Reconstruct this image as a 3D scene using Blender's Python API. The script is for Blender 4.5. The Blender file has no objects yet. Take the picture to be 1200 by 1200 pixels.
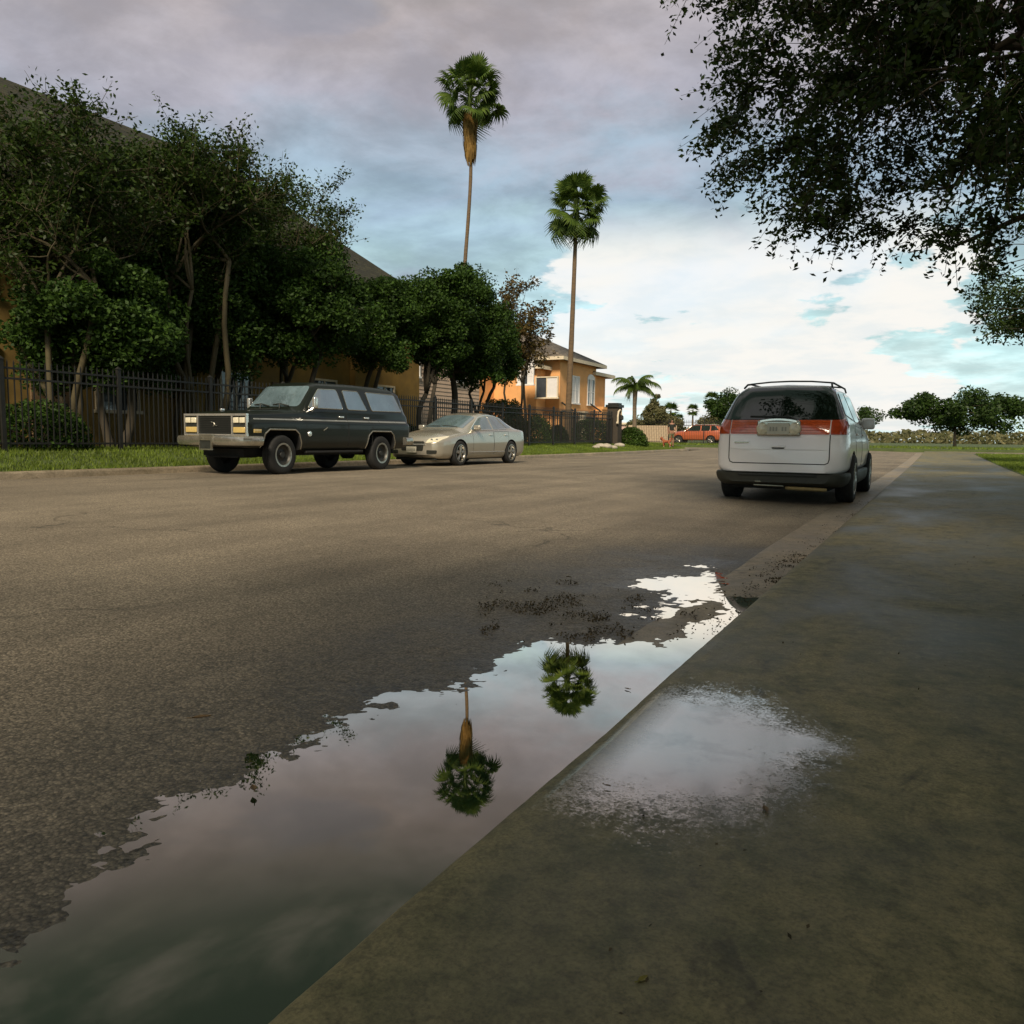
import bpy, bmesh, math, random
import numpy as np
from mathutils import Vector, Matrix
from mathutils.bvhtree import BVHTree
from mathutils.geometry import delaunay_2d_cdt

C = bpy.context.scene.collection
SC = bpy.context.scene
R_ = math.radians
rng = np.random.default_rng(7)
random.seed(7)

# ------------------------------------------------------------------ camera
CAM_H, YAW, PITCH, FPX = 0.90, R_(28.0), R_(5.39), 933.0
cam_d = bpy.data.cameras.new('camera')
cam_d.sensor_width = 36.0
cam_d.lens = FPX / 1200.0 * 36.0
cam_d.clip_start = 0.02
cam_d.clip_end = 3000.0
cam = bpy.data.objects.new('camera', cam_d)
C.objects.link(cam)
cam.location = (0, 0, CAM_H)
ROLL = R_(0.7)
cam.rotation_euler = (Matrix.Rotation(YAW, 3, 'Z') @ Matrix.Rotation(math.pi / 2 - PITCH, 3, 'X') @ Matrix.Rotation(ROLL, 3, 'Z')).to_euler()
SC.camera = cam

# ------------------------------------------------------------------ exposure
SC.view_settings.view_transform = 'Standard'
SC.view_settings.look = 'None'
SC.view_settings.gamma = 1.0
SC.view_settings.exposure = 1.05
SC.cycles.use_denoising = True
SC.cycles.max_bounces = 8
SC.cycles.transparent_max_bounces = 8

# ------------------------------------------------------------------ sun and sky
SUN_AZ, SUN_EL = 163.0, 40.0          # degrees clockwise from +Y
az, el = R_(SUN_AZ), R_(SUN_EL)
sdir = Vector((math.sin(az) * math.cos(el), math.cos(az) * math.cos(el), math.sin(el)))
sun_d = bpy.data.lights.new('sun', 'SUN')
sun_d.energy = 2.3
sun_d.angle = R_(12)
sun_d.color = (1.0, 0.86, 0.68)
sun = bpy.data.objects.new('sun', sun_d)
C.objects.link(sun)
sun.location = sdir * 60
sun.rotation_euler = (-sdir).to_track_quat('-Z', 'Y').to_euler()

W = bpy.data.worlds.new('World')
SC.world = W
W.use_nodes = True
nt = W.node_tree
nt.nodes.clear()


def wn(t, **kw):
    n = nt.nodes.new(t)
    for k, v in kw.items():
        setattr(n, k, v)
    return n


def wl(a, b):
    nt.links.new(a, b)


def wmath(op, a, b=None, c=None, clamp=False):
    n = wn('ShaderNodeMath', operation=op)
    n.use_clamp = clamp
    for i, v in enumerate((a, b, c)):
        if v is None:
            continue
        if isinstance(v, (int, float)):
            n.inputs[i].default_value = v
        else:
            wl(v, n.inputs[i])
    return n.outputs[0]


def wmix(f, a, b):
    n = wn('ShaderNodeMix', data_type='RGBA')
    if isinstance(f, (int, float)):
        n.inputs[0].default_value = f
    else:
        wl(f, n.inputs[0])
    for i, v in ((6, a), (7, b)):
        if isinstance(v, tuple):
            n.inputs[i].default_value = (*v, 1)
        else:
            wl(v, n.inputs[i])
    return n.outputs[2]


def wrange(v, a, b, c=0.0, d=1.0, smooth=True):
    n = wn('ShaderNodeMapRange')
    n.interpolation_type = 'SMOOTHSTEP' if smooth else 'LINEAR'
    n.clamp = True
    wl(v, n.inputs[0])
    for i, x in enumerate((a, b, c, d)):
        n.inputs[i + 1].default_value = x
    return n.outputs[0]


sky = wn('ShaderNodeTexSky', sky_type='NISHITA')
sky.sun_disc = False
sky.sun_elevation = el
sky.sun_rotation = az
sky.air_density = 1.0
sky.dust_density = 2.0
tc = wn('ShaderNodeTexCoord')
sep = wn('ShaderNodeSeparateXYZ')
wl(tc.outputs['Generated'], sep.inputs[0])
dz = wmath('MAXIMUM', sep.outputs[2], 0.0)
den = wmath('ADD', dz, 0.16)
comb = wn('ShaderNodeCombineXYZ')
wl(wmath('DIVIDE', sep.outputs[0], den), comb.inputs[0])
wl(wmath('DIVIDE', sep.outputs[1], den), comb.inputs[1])


def wnoise(scale, detail, rough, off, dist=0.0):
    mp = wn('ShaderNodeMapping')
    mp.inputs['Location'].default_value = off
    wl(comb.outputs[0], mp.inputs[0])
    n = wn('ShaderNodeTexNoise')
    n.inputs['Scale'].default_value = scale
    n.inputs['Detail'].default_value = detail
    n.inputs['Roughness'].default_value = rough
    n.inputs['Distortion'].default_value = dist
    wl(mp.outputs[0], n.inputs['Vector'])
    return n.outputs[0]


n_big = wnoise(0.75, 4, 0.5, (3.1, 1.2, 0.4), 0.3)
n_mid = wnoise(1.9, 6, 0.55, (9.7, 4.2, 2.4), 0.4)
n_fin = wnoise(3.2, 7, 0.6, (1.3, 7.7, 5.1), 0.2)
# layer tint by height of the cloud deck: lilac grey overhead, blue grey, pale cyan low down
elv = wmath('ADD', dz, wmath('MULTIPLY', wmath('SUBTRACT', n_mid, 0.5), 0.30))
ramp = wn('ShaderNodeValToRGB')
wl(elv, ramp.inputs[0])
cr = ramp.color_ramp
stops = [(0.00, (0.50, 0.60, 0.585)), (0.09, (0.36, 0.515, 0.52)), (0.19, (0.265, 0.370, 0.400)),
         (0.27, (0.215, 0.285, 0.350)), (0.36, (0.265, 0.262, 0.302)), (0.45, (0.285, 0.256, 0.262)),
         (0.52, (0.17, 0.165, 0.155)), (0.64, (0.175, 0.195, 0.20)), (1.0, (0.17, 0.185, 0.19))]
cr.elements[0].position, cr.elements[0].color = stops[0][0], (*stops[0][1], 1)
cr.elements[1].position, cr.elements[1].color = stops[-1][0], (*stops[-1][1], 1)
for p, c in stops[1:-1]:
    e = cr.elements.new(p)
    e.color = (*c, 1)
shade = wrange(n_fin, 0.30, 0.70, 0.64, 0.98)
cloudc = wn('ShaderNodeVectorMath', operation='SCALE')
wl(ramp.outputs[0], cloudc.inputs[0])
wl(shade, cloudc.inputs[3])
# torn cloud overhead: dark bodies with lighter holes
torn = wmath('MULTIPLY', wrange(dz, 0.44, 0.56), 0.9)
hole = wmix(wrange(n_mid, 0.46, 0.64), (0.055, 0.080, 0.066), (0.33, 0.315, 0.285))
torncol = wmix(torn, cloudc.outputs[0], hole)
# lilac-grey cloud bellies
belly = wmath('MULTIPLY', wrange(n_mid, 0.52, 0.66), wrange(dz, 0.10, 0.22))
c1 = wmix(wmath('MULTIPLY', belly, 0.5), torncol, (0.175, 0.18, 0.225))
# bright clearing low in the sky ahead, where the cloud thins out before the sun-lit air
gv = Vector((math.sin(R_(-12)) * math.cos(R_(9)), math.cos(R_(-12)) * math.cos(R_(9)), math.sin(R_(9))))
dot = wn('ShaderNodeVectorMath', operation='DOT_PRODUCT')
wl(tc.outputs['Generated'], dot.inputs[0])
dot.inputs[1].default_value = gv
near = wrange(dot.outputs['Value'], 0.950, 0.990)
glow = wmath('ADD', near, wmath('MULTIPLY', wmath('SUBTRACT', n_mid, 0.5), 3.4))
glow = wmath('ADD', glow, wmath('MULTIPLY', wmath('SUBTRACT', n_fin, 0.5), 1.2))
bright = wmath('MULTIPLY', wrange(glow, 0.52, 0.72), wrange(dot.outputs['Value'], 0.950, 0.975))
bright = wmath('MULTIPLY', bright, wrange(dz, 0.28, 0.20))
bankc = wmix(wrange(n_fin, 0.36, 0.60), (0.41, 0.425, 0.42), (0.465, 0.455, 0.43))
c2 = wmix(bright, c1, bankc)
# thin gaps where the blue-green sky shows
scl = wn('ShaderNodeVectorMath', operation='SCALE')
wl(c2, scl.inputs[0])
scl.inputs[3].default_value = 10.0
gap = wmath('MULTIPLY', wrange(n_big, 0.56, 0.72), 0.22)
fin = wmix(gap, scl.outputs[0], sky.outputs[0])
bg = wn('ShaderNodeBackground')
bg.inputs[1].default_value = 0.10
wl(fin, bg.inputs[0])
wo = wn('ShaderNodeOutputWorld')
wl(bg.outputs[0], wo.inputs[0])

# ------------------------------------------------------------------ layout helpers
Fv = Vector((-math.sin(YAW) * math.cos(PITCH), math.cos(YAW) * math.cos(PITCH), -math.sin(PITCH)))
Rv = Vector((math.cos(YAW), math.sin(YAW), 0))
Uv = Rv.cross(Fv)
Rv, Uv = Rv * math.cos(ROLL) + Uv * math.sin(ROLL), Uv * math.cos(ROLL) - Rv * math.sin(ROLL)
EYE = Vector((0, 0, CAM_H))


def ray(px, py):
    return (Fv + Rv * ((px - 600) / FPX) - Uv * ((py - 600) / FPX))


def at_z(px, py, z=0.0):
    d = ray(px, py)
    t = (z - CAM_H) / d.z
    return EYE + d * t


def at_x(px, py, X):
    d = ray(px, py)
    return EYE + d * (X / d.x)


def at_y(px, py, Y):
    d = ray(px, py)
    return EYE + d * (Y / d.y)


def at_d(px, py, dist):
    d = ray(px, py)
    return EYE + d * (dist / math.hypot(d.x, d.y))


def project(p):
    v = Vector(p) - EYE
    zc = v.dot(Fv)
    return (600 + FPX * v.dot(Rv) / zc, 600 - FPX * v.dot(Uv) / zc, zc)


def sstep(a, b, x):
    t = np.clip((x - a) / (b - a), 0, 1)
    return t * t * (3 - 2 * t)


# value noise in numpy, for terrain that is real geometry
_tab = np.random.default_rng(11).random((256, 256))


def vnoise(x, y):
    xi = np.floor(x).astype(int)
    yi = np.floor(y).astype(int)
    fx = x - xi
    fy = y - yi
    fx = fx * fx * (3 - 2 * fx)
    fy = fy * fy * (3 - 2 * fy)
    a = _tab[xi & 255, yi & 255]
    b = _tab[(xi + 1) & 255, yi & 255]
    c = _tab[xi & 255, (yi + 1) & 255]
    d = _tab[(xi + 1) & 255, (yi + 1) & 255]
    return (a * (1 - fx) + b * fx) * (1 - fy) + (c * (1 - fx) + d * fx) * fy - 0.5


def fbm(x, y, o=4, g=0.5):
    s, a, f = 0, 1.0, 1.0
    for i in range(o):
        s = s + a * vnoise(x * f + 17.3 * i, y * f + 5.1 * i)
        a *= g
        f *= 2.03
    return s


# ------------------------------------------------------------------ tagging
def tag(o, label, cat, group=None):
    o['label'] = label
    o['category'] = cat
    if group:
        o['group'] = group
    return o


def empty(name, loc=(0, 0, 0), rz=0.0, label=None, cat=None, group=None, parent=None):
    o = bpy.data.objects.new(name, None)
    C.objects.link(o)
    o.location = loc
    o.rotation_euler = (0, 0, rz)
    o.empty_display_size = 0.2
    if label:
        tag(o, label, cat, group)
    if parent:
        o.parent = parent
    return o


def link(name, me, mats=None, parent=None, kind=None, smooth=False, sharp=None):
    o = bpy.data.objects.new(name, me)
    C.objects.link(o)
    if mats is not None and len(me.materials) == 0:
        for m in (mats if isinstance(mats, (list, tuple)) else [mats]):
            me.materials.append(m)
    if parent:
        o.parent = parent
    if kind:
        o['kind'] = kind
    if smooth:
        me.shade_smooth()
        if sharp:
            me.set_sharp_from_angle(angle=R_(sharp))
    return o


def mesh_np(name, verts, faces):
    """verts (N,3) array, faces (M,k) array"""
    verts = np.asarray(verts, dtype=np.float32)
    faces = np.asarray(faces, dtype=np.int32)
    me = bpy.data.meshes.new(name)
    me.vertices.add(len(verts))
    me.vertices.foreach_set('co', verts.ravel())
    k = faces.shape[1]
    me.loops.add(faces.size)
    me.loops.foreach_set('vertex_index', faces.ravel())
    me.polygons.add(len(faces))
    me.polygons.foreach_set('loop_start', np.arange(0, faces.size, k, dtype=np.int32))
    me.polygons.foreach_set('loop_total', np.full(len(faces), k, dtype=np.int32))
    me.update(calc_edges=True)
    me.validate()
    return me


class MB:
    """collects simple shapes for one mesh"""

    def __init__(self):
        self.v, self.f, self.m = [], [], []

    def add(self, vs, fs, mi=0):
        b = len(self.v)
        self.v += [tuple(v) for v in vs]
        for f in fs:
            self.f.append(tuple(i + b for i in f))
            self.m.append(mi)
        return self

    def box(self, x0, x1, y0, y1, z0, z1, mi=0):
        vs = [(x0, y0, z0), (x1, y0, z0), (x1, y1, z0), (x0, y1, z0), (x0, y0, z1), (x1, y0, z1), (x1, y1, z1), (x0, y1, z1)]
        return self.add(vs, [(3, 2, 1, 0), (4, 5, 6, 7), (0, 1, 5, 4), (1, 2, 6, 5), (2, 3, 7, 6), (3, 0, 4, 7)], mi)

    def tube(self, pts, rad, n=8, mi=0, closed=False, cap=True):
        pts = [Vector(p) for p in pts]
        m = len(pts)
        rad = rad if isinstance(rad, (list, tuple, np.ndarray)) else [rad] * m
        rings = []
        prev = None
        for i, p in enumerate(pts):
            if closed:
                t = pts[(i + 1) % m] - pts[i - 1]
            else:
                t = pts[min(i + 1, m - 1)] - pts[max(i - 1, 0)]
            t = t.normalized() if t.length > 1e-9 else Vector((0, 0, 1))
            if prev is None:
                a = Vector((0, 0, 1)) if abs(t.z) < 0.9 else Vector((1, 0, 0))
                u = t.cross(a).normalized()
            else:
                u = (prev - t * prev.dot(t))
                u = u.normalized() if u.length > 1e-6 else t.orthogonal().normalized()
            prev = u
            w = t.cross(u)
            rings.append([p + (u * math.cos(2 * math.pi * k / n) + w * math.sin(2 * math.pi * k / n)) * rad[i] for k in range(n)])
        vs = [v for r in rings for v in r]
        fs = []
        for i in range(m if closed else m - 1):
            j = (i + 1) % m
            for k in range(n):
                l = (k + 1) % n
                fs.append((i * n + k, i * n + l, j * n + l, j * n + k))
        if cap and not closed:
            fs.append(tuple(range(n - 1, -1, -1)))
            fs.append(tuple((m - 1) * n + k for k in range(n)))
        return self.add(vs, fs, mi)

    def lathe(self, prof, n=24, axis='z', o=(0, 0, 0), mi=0):
        """prof: list of (r, h)"""
        vs, fs = [], []
        for r, h in prof:
            for k in range(n):
                a = 2 * math.pi * k / n
                c, s = r * math.cos(a), r * math.sin(a)
                p = (c, s, h) if axis == 'z' else ((h, c, s) if axis == 'x' else (c, h, s))
                vs.append((p[0] + o[0], p[1] + o[1], p[2] + o[2]))
        for i in range(len(prof) - 1):
            for k in range(n):
                l = (k + 1) % n
                fs.append((i * n + k, i * n + l, (i + 1) * n + l, (i + 1) * n + k))
        return self.add(vs, fs, mi)

    def prism(self, poly, axis, a, b, mi=0):
        """poly of 2-D points extruded along axis from a to b"""
        def P(u, v, w):
            return {'x': (w, u, v), 'y': (u, w, v), 'z': (u, v, w)}[axis]
        n = len(poly)
        vs = [P(u, v, a) for u, v in poly] + [P(u, v, b) for u, v in poly]
        fs = [tuple(range(n - 1, -1, -1)), tuple(range(n, 2 * n))]
        for i in range(n):
            j = (i + 1) % n
            fs.append((i, j, n + j, n + i))
        return self.add(vs, fs, mi)

    def mesh(self, name='mesh', fix=True):
        me = bpy.data.meshes.new(name)
        me.from_pydata(self.v, [], self.f)
        if any(self.m):
            me.polygons.foreach_set('material_index', self.m)
        if fix:
            bm = bmesh.new()
            bm.from_mesh(me)
            bmesh.ops.recalc_face_normals(bm, faces=bm.faces)
            bm.to_mesh(me)
            bm.free()
        me.update()
        return me

    def build(self, name, mats, parent=None, kind=None, smooth=False, sharp=35):
        return link(name, self.mesh(name), mats, parent, kind, smooth, sharp)


# ------------------------------------------------------------------ materials
def new_mat(name):
    m = bpy.data.materials.new(name)
    m.use_nodes = True
    n = m.node_tree
    b = n.nodes['Principled BSDF']
    return m, n, b


def nd(n, t, **kw):
    x = n.nodes.new(t)
    for k, v in kw.items():
        if hasattr(x, k):
            setattr(x, k, v)
        else:
            x.inputs[k].default_value = v
    return x


def noise_node(n, scale, detail=4, rough=0.55, vec=None, stretch=None, dist=0.0):
    if vec is None:
        t = n.nodes.new('ShaderNodeTexCoord')
        vec = t.outputs['Object']
    if stretch:
        mp = n.nodes.new('ShaderNodeMapping')
        mp.inputs['Scale'].default_value = stretch
        n.links.new(vec, mp.inputs[0])
        vec = mp.outputs[0]
    x = n.nodes.new('ShaderNodeTexNoise')
    x.inputs['Scale'].default_value = scale
    x.inputs['Detail'].default_value = detail
    x.inputs['Roughness'].default_value = rough
    x.inputs['Distortion'].default_value = dist
    n.links.new(vec, x.inputs['Vector'])
    return x.outputs[0]


def mapr(n, v, a, b, c=0.0, d=1.0):
    x = n.nodes.new('ShaderNodeMapRange')
    x.clamp = True
    n.links.new(v, x.inputs[0])
    for i, q in enumerate((a, b, c, d)):
        x.inputs[i + 1].default_value = q
    return x.outputs[0]


def mixc(n, f, a, b, blend='MIX'):
    x = n.nodes.new('ShaderNodeMix')
    x.data_type = 'RGBA'
    x.blend_type = blend
    if isinstance(f, (int, float)):
        x.inputs[0].default_value = f
    else:
        n.links.new(f, x.inputs[0])
    for i, v in ((6, a), (7, b)):
        if isinstance(v, tuple):
            x.inputs[i].default_value = (*v, 1)
        else:
            n.links.new(v, x.inputs[i])
    return x.outputs[2]


def bump(n, b, h, strength, dist=0.01):
    x = n.nodes.new('ShaderNodeBump')
    x.inputs['Strength'].default_value = strength
    x.inputs['Distance'].default_value = dist
    n.links.new(h, x.inputs['Height'])
    n.links.new(x.outputs[0], b.inputs['Normal'])


def fmath(n, op, a, b=None):
    x = n.nodes.new('ShaderNodeMath')
    x.operation = op
    for i, v in enumerate((a, b)):
        if v is None:
            continue
        if isinstance(v, (int, float)):
            x.inputs[i].default_value = v
        else:
            n.links.new(v, x.inputs[i])
    return x.outputs[0]


def mat(name, col, rough=0.6, metal=0.0, var=0.25, scale=6.0, bscale=0, bstr=0.2, coat=0.0, spec=0.5, stretch=None):
    """plain surface with colour wear and a little relief"""
    m, n, b = new_mat(name)
    b.inputs['Metallic'].default_value = metal
    b.inputs['Specular IOR Level'].default_value = spec
    nz = noise_node(n, scale, 5, 0.6, stretch=stretch)
    f = mapr(n, nz, 0.3, 0.7)
    lo = tuple(c * (1 - var) for c in col)
    hi = tuple(min(1, c * (1 + var * 0.6)) for c in col)
    n.links.new(mixc(n, f, lo, hi), b.inputs['Base Color'])
    n.links.new(mapr(n, nz, 0.3, 0.7, max(0.0, rough * 0.85), min(1.0, rough * 1.15)), b.inputs['Roughness'])
    if coat:
        b.inputs['Coat Weight'].default_value = coat
        b.inputs['Coat Roughness'].default_value = 0.04
    if bscale:
        bump(n, b, noise_node(n, bscale, 4, 0.6, stretch=stretch), bstr)
    return m


def leaf_mat(name, dark, light, trans=0.25, rough=0.5):
    m, n, b = new_mat(name)
    g = n.nodes.new('ShaderNodeNewGeometry')
    rp = n.nodes.new('ShaderNodeValToRGB')
    rp.color_ramp.elements[0].color = (*dark, 1)
    rp.color_ramp.elements[1].color = (*light, 1)
    n.links.new(g.outputs['Random Per Island'], rp.inputs[0])
    nz = mapr(n, noise_node(n, 0.9, 3), 0.3, 0.7, 0.65, 1.25)
    sc = n.nodes.new('ShaderNodeVectorMath')
    sc.operation = 'SCALE'
    n.links.new(rp.outputs[0], sc.inputs[0])
    n.links.new(nz, sc.inputs[3])
    n.links.new(sc.outputs[0], b.inputs['Base Color'])
    b.inputs['Roughness'].default_value = rough
    b.inputs['Specular IOR Level'].default_value = 0.22
    tr = n.nodes.new('ShaderNodeBsdfTranslucent')
    n.links.new(sc.outputs[0], tr.inputs[0])
    mx = n.nodes.new('ShaderNodeMixShader')
    mx.inputs[0].default_value = trans
    n.links.new(b.outputs[0], mx.inputs[1])
    n.links.new(tr.outputs[0], mx.inputs[2])
    n.links.new(mx.outputs[0], n.nodes['Material Output'].inputs[0])
    return m


def glass_mat(name, tint, rough=0.02, ior=1.75):
    m, n, b = new_mat(name)
    nz = mapr(n, noise_node(n, 2.5, 3), 0.3, 0.7, 0.75, 1.2)
    sc = n.nodes.new('ShaderNodeVectorMath')
    sc.operation = 'SCALE'
    sc.inputs[0].default_value = tint
    n.links.new(nz, sc.inputs[3])
    n.links.new(sc.outputs[0], b.inputs['Base Color'])
    b.inputs['Roughness'].default_value = rough
    b.inputs['IOR'].default_value = ior
    return m


M = {}
# ------------------------------------------------------------------ the ground profile
XR, XL = -0.77, -13.25          # faces of the right and the left kerb
Y_END, Y_X0, Y_X1 = 60.0, 51.0, 60.0


def rise(Y):
    return 0.28 * sstep(24, 85, np.asarray(Y, float))


def road_base(X, Y):
    t = np.clip((XR - X) / (XR - XL), 0, 1)
    return 0.014 + 0.11 * sstep(0, 0.6, t) - 0.02 * sstep(0.6, 1, t) + rise(Y)


def lawn_z(X, Y):
    d = XL - 0.15 - np.asarray(X, float)
    return 0.10 + 0.125 + rise(Y) + 0.30 * sstep(0.1, 3.2, d) + 0.02 * fbm(X * 0.9, Y * 0.9, 2)


def poly_px(pts):
    return np.array([[*at_z(x, y, 0.0)][:2] for x, y in pts])


pud_main = [(-40, 1118), (30, 1082), (90, 1045), (150, 1010), (204, 976), (250, 938), (300, 914), (360, 880), (420, 845), (460, 823),
            (520, 811), (560, 794), (600, 769), (640, 747), (700, 751), (760, 751), (800, 742), (815, 730), (840, 712), (856, 703)]
A = poly_px(pud_main)
A = np.vstack([[[-3.4, -3.0]], A, [[XR + 0.4, A[-1][1] + 0.4], [XR + 0.4, -3.0]]])
Bp = poly_px([(744, 687), (775, 675), (836, 671), (840, 690), (822, 709), (800, 723), (762, 727), (750, 721), (786, 709), (800, 697), (790, 688), (768, 691)])
Dp = poly_px([(798, 663), (838, 660), (842, 666), (815, 667)])


def sdf(P, poly):
    """signed distance, negative inside"""
    d2 = np.full(len(P), 1e18)
    ins = np.zeros(len(P), bool)
    n = len(poly)
    for i in range(n):
        a, b = poly[i], poly[(i + 1) % n]
        e = b - a
        w = P - a
        t = np.clip((w @ e) / (e @ e), 0, 1)
        q = w - t[:, None] * e
        d2 = np.minimum(d2, (q * q).sum(1))
        c = ((a[1] <= P[:, 1]) != (b[1] <= P[:, 1])) & (P[:, 0] < e[0] * (P[:, 1] - a[1]) / (e[1] if abs(e[1]) > 1e-9 else 1e-9) + a[0])
        ins ^= c
    d = np.sqrt(d2)
    return np.where(ins, -d, d)


def pud_dist(X, Y):
    P = np.stack([X.ravel(), Y.ravel()], 1)
    d = np.full(len(P), 9.0)
    near = (P[:, 1] < 11) & (P[:, 0] > -6)
    if near.any():
        q = P[near]
        d[near] = np.minimum(np.minimum(sdf(q, A), sdf(q, Bp)), sdf(q, Dp) + 0.02)
    return d.reshape(X.shape)


def road_z(X, Y, d=None):
    if d is None:
        d = pud_dist(X, Y)
    b = road_base(X, Y)
    rag = 0.0065 * fbm(X * 3.5, Y * 3.5, 3) + 0.0045 * fbm(X * 26, Y * 26, 3, 0.6)
    w = np.clip(0.028 * d, -0.03, 9) + rag * np.clip(1.4 - np.abs(d) * 0.5, 0.25, 1)
    far = 0.006 * fbm(X * 0.8, Y * 0.8, 3) + 0.002 * fbm(X * 30, Y * 30, 2)
    k = sstep(0.1, 1.6, d)
    return np.minimum(w, b) * (1 - k) + (b + far + 0.008) * k


def lines(*segs):
    out = []
    for a, b, s in segs:
        out.append(np.arange(a, b, s))
    return np.concatenate(out)


def grid_mesh(name, xs, ys, zf):
    X, Y = np.meshgrid(xs, ys)
    Z = zf(X, Y)
    V = np.stack([X.ravel(), Y.ravel(), Z.ravel()], 1)
    nx, ny = len(xs), len(ys)
    i = np.arange(ny - 1)[:, None] * nx + np.arange(nx - 1)[None, :]
    F = np.stack([i, i + 1, i + nx + 1, i + nx], -1).reshape(-1, 4)
    me = mesh_np(name, V, F)
    me.shade_smooth()
    return me, X, Y


# ------------------------------------------------------------------ ground materials
def asphalt_material():
    m, n, b = new_mat('asphalt')
    tcn = n.nodes.new('ShaderNodeTexCoord')
    v = tcn.outputs['Object']
    vo = n.nodes.new('ShaderNodeTexVoronoi')
    vo.inputs['Scale'].default_value = 105
    n.links.new(v, vo.inputs['Vector'])
    vo2 = n.nodes.new('ShaderNodeTexVoronoi')
    vo2.inputs['Scale'].default_value = 240
    n.links.new(v, vo2.inputs['Vector'])
    bw = n.nodes.new('ShaderNodeSeparateColor')
    n.links.new(vo.outputs['Color'], bw.inputs[0])
    bw2 = n.nodes.new('ShaderNodeSeparateColor')
    n.links.new(vo2.outputs['Color'], bw2.inputs[0])
    stone = mixc(n, mapr(n, bw.outputs[0], 0.15, 1.0), (0.095, 0.078, 0.053), (0.46, 0.375, 0.265))
    stone2 = mixc(n, mapr(n, bw2.outputs[1], 0.1, 1.0), (0.095, 0.078, 0.053), (0.38, 0.31, 0.215))
    c = mixc(n, 0.45, stone, stone2)
    # binder between the stones
    gapf = mapr(n, vo.outputs['Distance'], 0.35, 0.75)
    c = mixc(n, fmath(n, 'MULTIPLY', gapf, 0.6), c, (0.05, 0.042, 0.031))
    pat = mapr(n, noise_node(n, 0.55, 5, 0.6, v), 0.32, 0.68, 0.74, 1.22)
    strk = mapr(n, noise_node(n, 1.3, 4, 0.6, v, stretch=(1.6, 0.12, 1)), 0.3, 0.7, 0.82, 1.16)
    sc = n.nodes.new('ShaderNodeVectorMath')
    sc.operation = 'SCALE'
    n.links.new(c, sc.inputs[0])
    n.links.new(fmath(n, 'MULTIPLY', pat, strk), sc.inputs[3])
    # hairline cracks
    vc = n.nodes.new('ShaderNodeTexVoronoi')
    vc.feature = 'DISTANCE_TO_EDGE'
    vc.inputs['Scale'].default_value = 0.33
    wv = n.nodes.new('ShaderNodeVectorMath')
    wv.operation = 'ADD'
    nz = n.nodes.new('ShaderNodeTexNoise')
    nz.inputs['Scale'].default_value = 1.6
    nz.inputs['Detail'].default_value = 6
    n.links.new(v, nz.inputs['Vector'])
    n.links.new(v, wv.inputs[0])
    n.links.new(nz.outputs['Color'], wv.inputs[1])
    n.links.new(wv.outputs[0], vc.inputs['Vector'])
    crack = mapr(n, vc.outputs['Distance'], 0.002, 0.007, 1.0, 0.0)
    crack = fmath(n, 'MULTIPLY', crack, mapr(n, noise_node(n, 0.4, 3, 0.5, v), 0.45, 0.6))
    c = mixc(n, fmath(n, 'MULTIPLY', crack, 0.5), sc.outputs[0], (0.02, 0.018, 0.014))
    at = n.nodes.new('ShaderNodeAttribute')
    at.attribute_name = 'wet'
    wet = fmath(n, 'MULTIPLY', at.outputs['Fac'], mapr(n, noise_node(n, 3.0, 5, 0.6, v), 0.3, 0.65, 0.55, 1.0))
    gr = mapr(n, noise_node(n, 34.0, 5, 0.75, v), 0.40, 0.60, 0.30, 1.15)
    wc = n.nodes.new('ShaderNodeVectorMath')
    wc.operation = 'SCALE'
    n.links.new(mixc(n, 0.60, c, (0.012, 0.016, 0.010)), wc.inputs[0])
    n.links.new(gr, wc.inputs[3])
    c = mixc(n, wet, c, wc.outputs[0])
    n.links.new(c, b.inputs['Base Color'])
    rr = mapr(n, wet, 0.0, 1.0, 0.80, 0.34)
    n.links.new(rr, b.inputs['Roughness'])
    b.inputs['Specular IOR Level'].default_value = 0.42
    h = fmath(n, 'ADD', fmath(n, 'MULTIPLY', fmath(n, 'SUBTRACT', 1.0, vo.outputs['Distance']), 0.9), fmath(n, 'MULTIPLY', bw.outputs[1], 0.55))
    h = fmath(n, 'SUBTRACT', h, crack)
    bump(n, b, h, 0.7, 0.004)
    return m


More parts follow.
